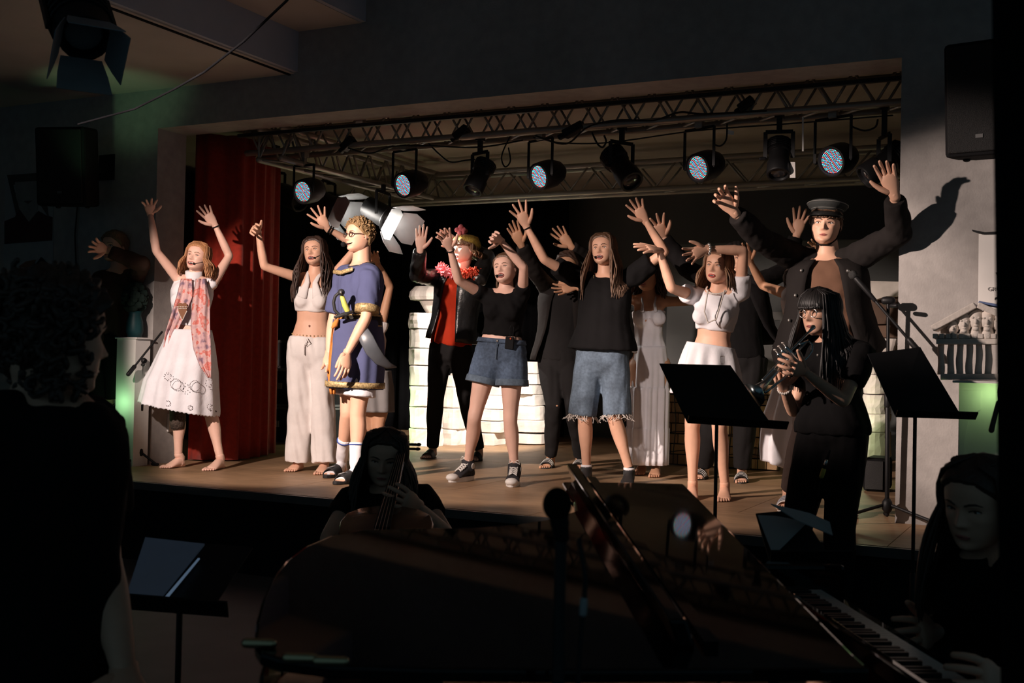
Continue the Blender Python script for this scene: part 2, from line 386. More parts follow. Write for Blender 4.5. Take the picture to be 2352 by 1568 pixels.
cable([(985, 330, 0), (1010, 355, 0), (1035, 372, 0), (1070, 368, 0), (1090, 366, 0)], TY, .006, 'cable drooping from the front truss to the stubby spotlight')
cable([(1190, 282, 0), (1168, 320, 0), (1152, 360, 0), (1160, 383, 0), (1172, 370, 0), (1168, 340, 0)], TY, .006, 'black cable loop hanging below the truss')
cable([(800, 340, 0), (850, 352, 0), (900, 337, 0), (980, 335, 0), (1100, 338, 0), (1200, 322, 0)], TY-.14, .006, 'cable slung along the left half of the front truss')
cable([(1230, 312, 0), (1300, 330, 0), (1350, 292, 0), (1420, 276, 0), (1500, 277, 0), (1560, 258, 0), (1620, 262, 0), (1760, 255, 0)], TY-.14, .007, 'cable winding through the middle of the front truss')
cable([(1225, 315, 0), (1290, 328, 0), (1400, 327, 0), (1600, 300, 0), (1800, 285, 0), (2050, 265, 0)], TY-.05, .005, 'long thin cable sagging below the front truss')
cable([(1360, 305, 0), (1372, 330, 0), (1384, 338, 0), (1392, 325, 0), (1388, 312, 0)], TY-.1, .007, 'short plug lead looping under the truss')
cable([(1670, 285, 0), (1668, 320, 0), (1655, 335, 0), (1640, 332, 0)], TY-.1, .006, 'short lead beside the square paper tag')
cable([(1955, 290, 0), (1985, 300, 0), (2010, 292, 0), (2016, 275, 0)], TY-.1, .006, 'short lead near the right end of the front truss')
for px, py, dx, lab in ((1318, 298, 22, 'black truss clamp left of the large tilted spotlight'), (1715, 240, 16, 'black rectangular box strapped on the truss'), (800, 330, 12, 'dark ballast unit on the left of the truss'), (1060, 305, 14, 'slanted dark fitting on the truss near its middle')):
    a = PY(px-dx, py+12, TY-.12); b = PY(px+dx, py-12, TY-.12)
    e = obj('rig_fitting', V().bar(a, b, .07, .06).bar(a, a+(a-b)*.3, .04, .035), BLKM, label=lab, cat='fitting', bevel=.008)
# ------------------------------------------------------------------ hall fittings
def hall_spot():
    K_ = .71; c = U(190, 70, 3.7); f = nrm(U(215, 160, 3.55)-c); fr = frame(f); x, y, _ = fr; an = np.arange(18)*math.pi/9
    e = empty('hall_spotlight', c, 'black barn-door spotlight under the hall ceiling', 'stage light')
    rg = lambda z, r: c+f*z*K_+r*K_*(np.outer(np.cos(an), x)+np.outer(np.sin(an), y))
    obj('housing', V().rings([rg(-.28, .08), rg(-.25, .12), rg(-.02, .13), rg(.05, .11), rg(.07, .115), rg(.07, .1), rg(.0, .09)]), BLKM, e, smooth=True, bevel=.002)
    v = V()
    for k in range(5): v.tube([q for q in rg(-.24+.05*k, .135)]+[rg(-.24+.05*k, .135)[0]], .006, 5, rnd=False)
    obj('cooling_fin', v, BLKM, e)
    for s, ax, ot, L in ((1, x, y, .2), (-1, x, y, .16), (1, y, x, .19), (-1, y, x, .19)):
        h = c+(ax*s*.1+f*.075)*K_; k = nrm(ax*s*.35+f); L = L*K_
        G = [[h-ot*.064, h+ot*.064], [h+k*L*.5-ot*.078, h+k*L*.5+ot*.078], [h+k*L-ot*.085, h+k*L+ot*.085]]
        obj('barn_door', V().grid(G), mat('dull_steel', (.24, .24, .25), .5), e, solid=.003)
    v = V(); P = [c+x*.106, c+x*.106-f*.21, c-x*.106-f*.21, c-x*.106]
    for i in range(3): v.bar(P[i], P[i+1], .01, .03)
    v.bar(c-f*.21, A(*(c-f*.21)[:2], 3.24), .035); obj('yoke', v, BLKM, e)
    obj('lens', V().ell(c+f*.02, (.062, .062, .008), fr), mat('spot_lens', (.2, .2, .2), .2), e, smooth=True)
hall_spot()
def speaker(c, w, d, h, tilt, rz, label):
    """PA box: front grille, handles, feet and a wall bracket"""
    Rz = np.array([[math.cos(rz), math.sin(rz), 0], [-math.sin(rz), math.cos(rz), 0], [0, 0, 1]])
    ct, st = math.cos(tilt), math.sin(tilt); fr = np.array([Rz[0], ct*Rz[1]+st*Rz[2], -st*Rz[1]+ct*Rz[2]])
    e = empty('loudspeaker', A(*c)-fr[2]*h/2, label, 'loudspeaker'); c = A(*c)
    hw = w/2; P = [(-hw, -d/2), (hw, -d/2), (hw, d*.1), (hw*.6, d/2), (-hw*.6, d/2), (-hw, d*.1)]
    P = [c+fr[0]*a+fr[1]*b-fr[2]*h/2 for a, b in P]
    obj('cabinet', V().prism(P, fr[2]*h), BLACK, e, bevel=.02)
    obj('grille', V().box(c-fr[1]*(d/2+.006), (w*.9, .015, h*.93), fr), mat('grille', (.005, .005, .0055), .6, bump=.5, bscale=300), e, bevel=.012)
    obj('badge', V().box(c-fr[1]*(d/2+.016)-fr[2]*h*.33, (.035, .004, .018), fr), mat('badge', (.10, .10, .10), .4), e)
    for s in (-1, 1): obj('foot', V().ell(c+fr[0]*s*w*.3-fr[2]*(h/2+.004), (.02, .02, .012), fr), BLKM, e)
    a = c+fr[1]*d*.5; obj('bracket', V().bar(a, A(a[0], WY, a[2]+.05), .05, .08).box(A(a[0], WY-.006, a[2]+.05), (.16, .012, .2)), BLKM, e)
sp = PY(165, 385, 6.25); speaker(sp, .40, .33, .58, .10, .30, 'black loudspeaker on the wall left of the stage')
sp = PY(2268, 232, 6.2); speaker(sp, .34, .32, .56, .10, -.15, 'black loudspeaker high on the wall right of the stage')
cb = [U(660, 0, 5.0), U(560, 95, 5.3), U(470, 165, 5.6), U(400, 205, 5.9), U(310, 250, 6.2), U(180, 285, 6.4)]
obj('hall_cable', V().tube(cb, .006, 6), BLKC, label='thin cable sagging from the hall ceiling to the left loudspeaker', cat='cable', smooth=True)
obj('speaker_cable', V().tube([PY(178, 470, WY-.02), PY(172, 540, WY-.02), PY(176, 640, WY-.02), PY(178, 760, WY-.02)], .006, 6), BLKM, label='cable dropping down the wall below the left loudspeaker', cat='cable', smooth=True)
# portrait poster on the left wall
def flat(name, px, off, m, parent=None, th=.002, Y=WY, **k):
    return obj(name, V().prism([PY(x, y, Y-off) for x, y in px], (0, th, 0)), m, parent, **k)
po = empty('portrait_poster', PY(65, 620, WY), 'dim portrait poster on the far left wall beside the loudspeaker', 'poster')
flat('sheet', [(12, 402), (122, 392), (122, 612), (8, 620)], .004, mat('poster_paper', (.34, .35, .36), .6, var=.1), po)
flat('printed_hair', [(16, 402), (98, 396), (112, 500), (92, 470), (92, 420), (30, 424), (44, 480), (38, 498)], .007, mat('poster_dark', (.07, .065, .06), .6), po)
flat('printed_face', [(34, 418), (92, 415), (92, 450), (84, 486), (66, 510), (48, 488), (36, 450)], .009, mat('poster_face', (.26, .25, .25), .6), po)
flat('printed_jumper', [(10, 508), (34, 498), (44, 480), (66, 510), (88, 484), (104, 494), (120, 498), (119, 552), (10, 560)], .011, mat('poster_jumper', (.045, .02, .022), .6), po)
flat('printed_mouth', [(54, 462), (74, 460), (64, 468)], .012, mat('poster_mouth', (.12, .08, .08), .6), po)
flat('printed_triangle', [(78, 612), (94, 590), (116, 610)], .011, mat('poster_black', (.02, .02, .02), .6), po)
flat('printed_hand', [(42, 612), (60, 600), (82, 596), (78, 608), (60, 616)], .009, mat('poster_orange', (.20, .10, .06), .6), po)
# ------------------------------------------------------------------ stage props
def rough_block(px0, px1, py0, py1, Y, depth, parent, name='block', n=4, seed=0, rnd=.0, m=None, amp=.008, face=None):
    """an uneven block whose front spans the given rectangle at depth plane Y; rnd>0 makes it drum-shaped"""
    a = PY(px0, (py0+py1)/2, Y); b = PY(px1, (py0+py1)/2, Y); t = PY((px0+px1)/2, py0, Y); q = PY((px0+px1)/2, py1, Y)
    c = (a+b)/2; w = abs(b[0]-a[0]); h = t[2]-q[2]; c[2] = (t[2]+q[2])/2; c[1] += depth/2
    v = V(); R = []; K = 18
    for z in (-.5, -.46, -.2, .05, .3, .46, .5):
        an = np.arange(K)*2*math.pi/K; e = 2.4 if rnd else 9
        ca, sa = np.cos(an), np.sin(an); s = (abs(ca)**e+abs(sa)**e)**(-1/e)
        k = .97 if abs(z) == .5 else 1
        P = np.stack([c[0]+ca*s*w/2*k, c[1]+sa*s*depth/2*k, np.full(K, c[2]+z*h)], 1)
        P[:, 0] += wave(P+seed*3.1, 14, amp, seed); P[:, 1] += wave(P+seed*1.7, 17, amp, seed+50); P[:, 2] += wave(P, 9, amp*.25, seed+9)
        R.append(P)
    return obj(name, v.rings(R), m or PAPER, parent, smooth=False)
CY_ = 9.55
col = empty('papier_column', FLR(955, 1028), 'white papier-mache column with flared capital behind the man in blue tunic', 'column')
yy = [(928, 986, 717, 755), (926, 988, 755, 799), (928, 986, 799, 839), (928, 987, 839, 886), (928, 986, 886, 934), (927, 987, 934, 984), (926, 990, 984, 1027)]
for i, (a, b, c, d) in enumerate(yy): rough_block(a, b, c+1, d-1, CY_, .34, col, 'drum', seed=i, rnd=1, amp=.012)
def cap(px, Y, dep, parent, name, m=None, folds=0):
    """flared capital slices: list of (x0,x1,y)"""
    R = []; K = 40; an = np.arange(K)*2*math.pi/K
    for x0, x1, y in px:
        a = PY(x0, y, Y); b = PY(x1, y, Y); c = (a+b)/2; w = (b[0]-a[0])/2
        s = (abs(np.cos(an))**4+abs(np.sin(an))**4)**(-1/4); rr = s*(1+folds*np.cos(an*12))
        R.append(np.stack([c[0]+np.cos(an)*rr*w, c[1]+dep*.5+np.sin(an)*rr*dep*w, np.full(K, c[2])], 1))
    return obj(name, V().rings(R), m or PAPER, parent)
cap([(930, 985, 717), (924, 990, 705), (916, 996, 686)], CY_, 1.0, col, 'capital')
cap([(900, 1004, 684), (897, 1006, 676), (899, 1004, 664), (908, 1000, 652)], CY_, 1.0, col, 'abacus', folds=.02)
# stacked white wall
wl = empty('white_block_wall', FLR(1130, 1024), 'low white wall of stacked papier blocks behind the denim shorts', 'wall prop')
rows = [(1178, 1231, 830, 857, 0), (1176, 1232, 858, 882, 1), (1150, 1220, 884, 905, 2), (1100, 1160, 884, 907, 3), (1160, 1226, 906, 931, 4), (1085, 1159, 908, 939, 5), (1146, 1232, 932, 964, 6), (1068, 1145, 940, 965, 7),
        (1147, 1246, 965, 992, 8), (1055, 1146, 967, 992, 9), (1134, 1235, 996, 1018, 10), (1050, 1132, 994, 1022, 11), (1030, 1099, 858, 884, 12), (1096, 1176, 845, 883, 13), (1050, 1100, 886, 938, 14)]
for a, b, c, d, i in rows: rough_block(a, b, c, d, 9.95+.004*(a-1000), .32, wl, 'block', seed=20+i, amp=.005, rnd=(1 if i in (8, 6, 10) else 0))
wc = empty('white_block_pier', FLR(1020, 1032), 'white papier pier of three stacked blocks behind the black trousers', 'wall prop')
for i, (a, b, c, d) in enumerate([(1004, 1050, 862, 888), (1002, 1051, 889, 936), (998, 1051, 937, 985), (1001, 1046, 986, 1032)]): rough_block(a, b, c, d, 9.95, .3, wc, 'block', seed=60+i, amp=.006)
# right column
CR = 9.0
cr = empty('papier_column', PY(2005, 1052, CR), 'white papier column half hidden behind the right music stand', 'column')
for i, (a, b, c, d) in enumerate([(1975, 2035, 808, 860), (1978, 2034, 861, 905), (1976, 2036, 906, 950), (1977, 2035, 951, 992), (1975, 2036, 993, 1050)]): rough_block(a, b, c, d, CR, .34, cr, 'drum', seed=80+i, rnd=1, amp=.012)
cap([(1978, 2034, 807), (1968, 2042, 790), (1962, 2048, 774)], CR, 1.0, cr, 'capital')
cap([(1955, 2052, 772), (1955, 2052, 748), (1960, 2050, 738)], CR, 1.0, cr, 'abacus', m=mat('brown_card', (.16, .10, .07), .9))
pl = obj('white_arch_piece', V().prism([PY(1998, 645, 9.2), PY(2085, 647, 9.2), PY(2085, 676, 9.2), PY(2062, 680, 9.2), PY(2036, 680, 9.2), PY(2004, 690, 9.2)], (0, .1, 0)), PAPER, label='white card arch piece seen beside the right pier', cat='stage prop')
obj('arch_backing', V().prism([PY(1990, 690, 9.3), PY(2085, 677, 9.3), PY(2085, 742, 9.3), PY(1985, 745, 9.3)], (0, .1, 0)), mat('brown_flat', (.11, .07, .05), .9), label='dark brown flat under the white arch piece', cat='stage prop')
# brick flat with wire
bw = empty('brick_flat', PY(1640, 1078, 9.25), 'brown brick stage flat with dark wire behind the girl with pearls', 'wall prop')
ba = PY(1522, 1075, 9.25); bb = PY(1785, 1075, 9.25); BT = PY(1600, 878, 9.25)[2]
obj('backing', bx((ba[0], 9.30, STAGE+.005), (bb[0], 9.36, BT)), mat('brick_backing', (.05, .035, .025), .9), bw)
bm_ = [mat('brick_%d' % i, c, .85, var=.2, scale=20, bump=.2) for i, c in enumerate(((.42, .27, .13), (.34, .21, .11), (.24, .15, .09)))]
nr = 8; hh = (BT-STAGE-.01)/nr; bwid = .125
bmesh_cache = [bx((-.5, -.5, -.5), (.5, .5, .5)).mesh('brick') for _ in range(3)]
for i_, me in enumerate(bmesh_cache): me.materials.append(bm_[i_])
for r_ in range(nr):
    x = ba[0]-(.06 if r_ % 2 else 0)
    while x < bb[0]-.03:
        x0 = max(x, ba[0]); x1 = min(x+bwid, bb[0])
        o = obj('brick', bmesh_cache[RNG.integers(3)], None, bw)
        o.location = Vector(((x0+x1)/2, 9.285+RNG.uniform(-.006, .006), STAGE+.01+(r_+.5)*hh))-bw.location
        o.scale = (x1-x0-.008, .05, hh-.01); x += bwid
vw = V()
for z in np.linspace(STAGE+.12, BT-.12, 4): vw.tube([A(x, 9.248+.01*math.sin(x*9), z+.015*math.sin(x*13+z*5)) for x in np.linspace(ba[0], bb[0], 16)], .0035, 5)
for x in np.linspace(ba[0]+.1, bb[0]-.15, 4): vw.tube([A(x+.01*math.sin(z*11), 9.245, z) for z in np.linspace(STAGE+.02, BT-.02, 8)], .004, 5)
obj('wire_mesh', vw, BLKM, bw, smooth=True)
# grey painted cloth backdrop with column shapes
bd = empty('painted_backdrop', (-2.6, 11.2, STAGE), 'pale grey painted backdrop with temple column shapes at the stage back', 'backdrop')
BD = mat('pale_backdrop', (.21, .21, .205), .9, scale=2, var=.08); BD2 = mat('backdrop_grey', (.12, .127, .128), .9, scale=2, var=.08)
Yb = 11.2; x0 = PY(1530, 800, Yb)[0]; x1 = PY(2075, 800, Yb)[0]; zt_ = PY(1700, 690, Yb)[2]; zb_ = PY(1700, 860, Yb)[2]
obj('panel', bx((x0, Yb, STAGE), (x1, Yb+.03, PY(1600, 560, Yb)[2])), BD2, bd)
for a, b, c, d, m_ in ((1720, 1737, 735, 830, BD), (1752, 1776, 735, 830, BD), (1792, 1812, 735, 830, BD), (1828, 1850, 735, 830, BD), (1700, 1880, 716, 735, BD), (1700, 1880, 830, 852, BD)):
    obj('painted_column' if c > 730 and b-a < 60 else 'painted_beam', V().prism([PY(a, c, Yb-.015), PY(b, c, Yb-.015), PY(b, d, Yb-.015), PY(a, d, Yb-.015)], (0, .01, 0)), m_, bd)
# temple model on green-lit pedestal
TYY = 6.12
tp = empty('temple_model', PY(2240, 868, TYY), 'white model temple front with busts in its pediment on the pedestal', 'model')
STONE = mat('plaster', (.78, .71, .65), .8, var=.1, scale=20, bump=.25, bscale=50)
def pz(x, y, dy=0): return PY(x, y, TYY+dy)
s_ = (pz(2300, 800)[0]-pz(2200, 800)[0])/100.0    # metres per pixel
def tb(name, a, b, c, d, dep, m=STONE, dy=0): return obj(name, V().prism([pz(a, c, dy), pz(b, c, dy), pz(b, d, dy), pz(a, d, dy)], (0, dep, 0)), m, tp, bevel=.003)
tb('step', 2160, 2352, 858, 872, .24); tb('architrave', 2150, 2352, 778, 790, .2)
for i, x in enumerate((2153, 2175, 2196, 2218, 2240, 2262, 2292, 2316)):
    c = pz(x+8, 860, .06); t = pz(x+8, 790, .06); K = 12
    R = [A(c[0], c[1], c[2]+(t[2]-c[2])*q)+A(.002*math.sin(q*6+i), 0, 0)+(8*s_*(1.08-.12*q))*np.stack([np.cos(np.arange(K)*2*math.pi/K), np.sin(np.arange(K)*2*math.pi/K), np.zeros(K)], 1)*(1+.05*math.sin(q*9+i*2)) for q in np.linspace(0, 1, 9)]
    obj('column', V().rings(R), STONE, tp, smooth=True)
for x in range(2142, 2340, 15): tb('dentil', x, x+11, 766, 777, .2)
tb('cornice', 2146, 2352, 770, 779, .16, dy=.02)
def slab(name, a, b, th, dep, m=STONE, dy=0):
    P = [pz(*a, dy), pz(*b, dy)]; d = nrm(P[1]-P[0]); u = nrm(np.cross(d, A(0, 1, 0))); u = u if u[2] > 0 else -u
    return obj(name, V().prism([P[0], P[1], P[1]+u*th, P[0]+u*th], (0, dep, 0)), m, tp, bevel=.003)
slab('roof_slope', (2144, 760), (2243, 706), .03, .2, dy=-.02); slab('roof_slope', (2243, 706), (2345, 752), .03, .2, dy=-.02)
slab('roof_sheet', (2247, 696), (2352, 715), .012, .2, mat('blue_sheet', (.16, .22, .42), .7), dy=.02)
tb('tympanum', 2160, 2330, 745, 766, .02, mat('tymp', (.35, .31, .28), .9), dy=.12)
def bust(parent, c, sc, seed):
    v = V(); v.ell(c+A(0, 0, .0), (.034*sc, .036*sc, .046*sc), n=14).ell(c+A(0, -.03*sc, -.008*sc), (.009*sc, .014*sc, .014*sc), n=8)
    for s in (-1, 1): v.ell(c+A(s*.013*sc, -.032*sc, .010*sc), (.008*sc, .006*sc, .005*sc), n=6).ell(c+A(s*.034*sc, 0, 0), (.006*sc, .01*sc, .013*sc), n=6)
    v.ell(c+A(0, -.03*sc, -.026*sc), (.014*sc, .008*sc, .006*sc), n=8).tube([c-Z*.03*sc, c-Z*.07*sc], [.02*sc, .03*sc], 10).ell(c+A(0, .008*sc, .022*sc), (.036*sc, .036*sc, .03*sc), n=12).ell(c+A(0, -.022*sc, -.04*sc), (.018*sc, .016*sc, .012*sc), n=8)
    return obj('bust', v, STONE, parent, smooth=True)
for i, (x, y, k) in enumerate(((2190, 752, .75), (2216, 742, 1.0), (2243, 735, 1.08), (2269, 736, 1.08), (2297, 742, 1.0), (2322, 752, .8))): bust(tp, pz(x, y, .03), k, i)
pd = empty('pedestal', PY(2260, 1200, TYY), 'tall white pedestal under the model temple, washed with green light', 'pedestal')
pb = PY(2202, 873, TYY-.05); pr = PY(2352, 873, TYY-.05)
obj('body', bx((pb[0], TYY-.03, STAGE), (pr[0], TYY+.28, pb[2])), PLAST, pd)
obj('top_board', bx((pb[0]-.02, TYY-.14, pb[2]-.012), (pr[0]+.02, TYY+.3, pb[2]+.0)), PLAST, pd, bevel=.003)
lamp('pedestal_glow', (PY(2275, 880, TYY-.1)[0], TYY-.12, pb[2]-.06), .3, (.6, 1, .38), .02)
obj('paper_strip', V().prism([PY(2203, 896, TYY-.035), PY(2253, 896, TYY-.035), PY(2252, 940, TYY-.035), PY(2226, 960, TYY-.035), PY(2216, 1010, TYY-.035), PY(2212, 1150, TYY-.035), PY(2202, 1150, TYY-.035)], (0, .003, 0)), PLAST, pd)
# hanging sign
sg = empty('wall_sign', PY(2275, 560, WY), 'white hanging wall sign with bold black V and number above the model temple', 'sign')
flat('board', [(2248, 537), (2352, 535), (2350, 745), (2246, 748)], .03, PLAST, sg, th=.008)
flat('hanger_arm', [(2232, 527), (2262, 533), (2352, 528), (2352, 536), (2256, 538), (2234, 531)], .04, BLKM, sg, th=.02)
def text(s, px, py, hpx, Y, m, parent, bold=True):
    cu = bpy.data.curves.new('txt', 'FONT'); cu.body = s; cu.extrude = .001; cu.offset = .012 if bold else .0
    t = bpy.data.objects.new('txt', cu); COL.objects.link(t)
    me = bpy.data.meshes.new_from_object(t.evaluated_get(bpy.context.evaluated_depsgraph_get())); bpy.data.objects.remove(t)
    c = np.zeros(len(me.vertices)*3); me.vertices.foreach_get('co', c); c = c.reshape(-1, 3)
    h = PY(px, py-hpx, Y)[2]-PY(px, py, Y)[2]; k = h/.70; o = PY(px, py, Y)
    q = np.stack([o[0]+(c[:, 0]-c[:, 0].min())*k, o[1]-c[:, 2]*1, o[2]+c[:, 1]*k], 1)
    me.vertices.foreach_set('co', q.ravel()); me.update()
    return obj('lettering', me, m, parent)
INK = mat('ink', (.02, .02, .02), .7); INKG = mat('grey_ink', (.30, .28, .27), .7)
text('V', 2286, 646, 21, WY-.033, INK, sg); text('2', 2284, 703, 21, WY-.033, INK, sg); text('GRUN', 2269, 668, 9, WY-.033, INKG, sg, False)
# left pedestal with green light, vase on top
lp = empty('pedestal', FLR(275, 1052), 'narrow white pedestal with green light behind the boy in shorts', 'pedestal')
a = PY(262, 1050, 6.45); b = PY(305, 1050, 6.45); t_ = PY(290, 778, 6.45)[2]
obj('body', bx((a[0], 6.45, STAGE), (b[0], 6.6, t_)), PLAST, lp); obj('top_board', bx((a[0]-.015, 6.44, t_), (b[0]+.015, 6.61, t_+.012)), PLAST, lp, bevel=.003)
va = empty('teal_vase', A((a[0]+b[0])/2, 6.53, t_+.012), 'teal vase with rounded dark foliage ball on the left pedestal', 'vase')
c0 = A((a[0]+b[0])/2, 6.53, t_+.012); K = 16; an = np.arange(K)*2*math.pi/K
obj('vase', V().rings([c0+A(0, 0, z)+r*np.stack([np.cos(an), np.sin(an), 0*an], 1) for z, r in ((0, .05), (.05, .065), (.12, .06), (.17, .045), (.2, .05))]), mat('teal_glaze', (.012, .07, .08), .5), va, smooth=True)
v = V(); g = np.random.default_rng(3)
for i in range(60):
    d = nrm(g.normal(size=3)); v.ell(c0+A(0, 0, .3)+d*A(.075, .07, .1), (.035, .035, .03), n=6)
obj('shadow_ball', v, mat('dark_green', (.01, .025, .02), .9), va)  # dark blobs added in place of a round cast shadow, no plant
# flight cases and an amp rack
def flightcase(c, sz, label):
    e = empty('flight_case', A(*c)-A(0, 0, sz[2]/2), label, 'case', 'black equipment cases at the stage left'); c = A(*c); h = A(*sz)/2
    obj('body', V().box(c, sz), BLACK, e, bevel=.006); v = V()
    for sx in (-1, 1):
        for sy in (-1, 1):
            v.bar(c+h*A(sx, sy, -1), c+h*A(sx, sy, 1), .022)
        for sz_ in (-1, 1): v.bar(c+h*A(sx, -1, sz_), c+h*A(sx, 1, sz_), .022)
    for sy in (-1, 1):
        for sz_ in (-1, 1): v.bar(c+h*A(-1, sy, sz_), c+h*A(1, sy, sz_), .022)
    obj('edge_rail', v, mat('dull_alu', (.12, .12, .125), .5, metal=.4), e)
    for sx in (-.45, .1, .5): obj('latch', V().box(c+h*A(sx, -1, .1)-A(0, .008, 0), (.05, .015, .06)), ALU, e, bevel=.003)
    for sx in (-1, 1):
        for sy in (-1, 1): obj('corner', V().ell(c+h*A(sx, sy, 1), .018, n=8), ALU, e)
q = PY(655, 1040, 9.0); flightcase((q[0], 9.3, STAGE+.17), (.62, .5, .34), 'black flight case at the bottom of the stage-left stack'); flightcase((q[0]+.02, 9.3, STAGE+.17+.37), (.6, .5, .34), 'black flight case stacked upon another behind the white trousers')
flightcase((q[0]+.05, 9.35, STAGE+.17+.37+.325), (.5, .45, .25), 'small black case on top of the stage-left stack')
mon = empty('stage_monitor', PY(2005, 1110, 8.2), 'black box speaker on the stage floor in front of the right column', 'loudspeaker')
a = PY(1980, 1125, 8.2); b = PY(2036, 1053, 8.2); obj('cabinet', bx((a[0], 8.2, STAGE), (b[0], 8.5, b[2])), BLACK, mon, bevel=.03); obj('grille', bx((a[0]+.02, 8.185, STAGE+.02), (b[0]-.02, 8.2, b[2]-.02)), mat('grille2', (.02, .02, .02), .6, bump=.4, bscale=300), mon)
bxr = FLR(2200, 1287); obj('black_case', bx((bxr[0]-.075, 5.8, STAGE), (bxr[0]+.2, 6.0, STAGE+.3)), BLACK, label='upright black box at the stage edge below the pedestal', cat='box', bevel=.008)
so = empty('socket_box', PY(388, 970, WY+.25), 'small white socket box on the left pier', 'socket'); a = A(OX0+.0, 6.85, PY(388, 970, 6.85)[2])
obj('plate', V().box(a+A(.012, 0, 0), (.024, .06, .14)), PLAST, so, bevel=.004); obj('rocker', V().box(a+A(.026, 0, .02), (.008, .04, .05)), PLAST, so, bevel=.002)
# stage floor mic stands
def mic_stand(base, top, label, boom=None, legs=.32, rot=0.2, mic=True, r=.009):
    e = empty('microphone_stand', base, label, 'microphone stand'); base = np.asarray(base, float); top = np.asarray(top, float)
    obj('lower_tube', V().tube([base+Z*.05, base+(top-base)*.55], r*1.35, 10), BLKM, e, smooth=True)
    obj('upper_tube', V().tube([base+(top-base)*.5, top], r, 10), BLKM, e, smooth=True)
    obj('clutch', V().tube([base+(top-base)*.53, base+(top-base)*.58], r*2, 10), BLKM, e, smooth=True)
    obj('hub', V().ell(base+Z*.1, (.03, .03, .045)), BLKM, e, smooth=True)
    for k in range(3):
        a_ = rot+k*2*math.pi/3; d = A(math.cos(a_), math.sin(a_), 0); lg = obj('leg', V().tube([base+Z*.11, base+d*legs+Z*.012], .009, 8), BLKM, e, smooth=True)
        obj('rubber_foot', V().tube([base+d*(legs-.03)+Z*.014, base+d*(legs+.01)+Z*.012], .012, 8), BLACK, lg, smooth=True)
    if boom is not None:
        p, q = (np.asarray(b_, float) for b_ in boom); d = nrm(q-p)
        obj('boom_joint', V().tube([top-A(.02, 0, 0), top+A(.02, 0, 0)], .022, 10), BLKM, e, smooth=True)
        obj('boom', V().tube([p, q], .008, 8), BLKM, e, smooth=True)
        obj('counterweight', V().tube([p-d*.02, p+d*.06], .016, 10), BLKM, e, smooth=True)
        obj('knob', V().tube([top+A(.02, -.02, -.03), top+A(.05, -.04, -.03)], .012, 8), BLKM, e, smooth=True)
        top = q
    else: d = Z
    if mic:
        m_ = empty('microphone', top, None); m_.parent = e; m_.location = [float(x) for x in (top-np.asarray(base))]
        obj('handle', V().tube([top, top+d*.16], [.011, .017], 12), BLKM, m_, smooth=True); obj('head', V().ell(top+d*.185, (.026, .026, .028), frame(d)), mat('mic_mesh', (.03, .03, .03), .5, bump=.6, bscale=400), m_, smooth=True)
    return e
D1 = 8.0
mic_stand(FLR(319, 1069), U(327, 828, DEP(FLR(319, 1069))), 'black boom microphone stand beside the girl in the white skirt', boom=(U(298, 855, 8.52), U(372, 762, 8.75)), rot=.5, legs=.13, mic=False)
dp = DEP(FLR(2037, 1203)); mic_stand(FLR(2037, 1203), U(2040, 690, dp), 'black microphone stand at the stage right behind the tilted music stand', boom=(U(2105, 800, dp-.1), U(2010, 690, dp)), legs=.38, rot=-.35)
# music stands
def music_stand(base_px, zf, desk, D, label, dtilt=.12, ddep=(0, 0, 0, 0)):
    P = [U(x, y, D+k) for (x, y), k in zip(desk, ddep)]; n = nrm(np.cross(P[1]-P[0], P[3]-P[0]))
    top = (P[0]+P[1]+P[2]+P[3])/4; b = A(top[0], top[1], zf); b = A(*(b+(U(*base_px, D)-U((desk[2][0]+desk[3][0])/2, base_px[1], D))*.0)[:2], zf)
    e = empty('music_stand', b, label, 'music stand')
    n = n if n@FW > 0 else -n
    obj('desk', V().prism(P, n*.004), BLKM, e, bevel=.003)
    lp0, lp1 = P[3], P[2]; dl = nrm(lp1-lp0); d2 = -n*.05
    obj('ledge', V().prism([lp0, lp1+dl*.05, lp1+dl*.05+d2, lp0+d2], nrm(P[3]-P[0])*.006), BLKM, e)
    hub = (P[2]+P[3])*.33+(P[0]+P[1])*.17+n*.03
    obj('swivel', V().ell(hub, .03), BLKM, e, smooth=True)
    a0 = A(hub[0], hub[1], hub[2])
    obj('upper_tube', V().tube([a0, A(a0[0], a0[1], zf+.42)], .008, 10), BLKM, e, smooth=True); obj('lower_tube', V().tube([A(a0[0], a0[1], zf+.5), A(a0[0], a0[1], zf+.08)], .0125, 10), BLKM, e, smooth=True)
    obj('hub', V().tube([A(a0[0], a0[1], zf+.05), A(a0[0], a0[1], zf+.12)], .022, 10), BLKM, e, smooth=True)
    for k in range(3):
        t = .4+k*2.094; obj('leg', V().tube([A(a0[0], a0[1], zf+.1), A(a0[0]+.24*math.cos(t), a0[1]+.24*math.sin(t), zf+.012)], .008, 8), BLKM, e, smooth=True)
    return e
music_stand((1638, 1200), HALL, [(1514, 834), (1678, 838), (1778, 982), (1578, 969)], 4.85, 'black music stand in front of the girl with pearls', ddep=(.1, .1, -.1, -.1))
music_stand((2082, 1250), HALL, [(1992, 812), (2114, 796), (2212, 960), (2056, 955)], 4.9, 'black music stand right of the trumpet player', ddep=(.1, .1, -.1, -.1))
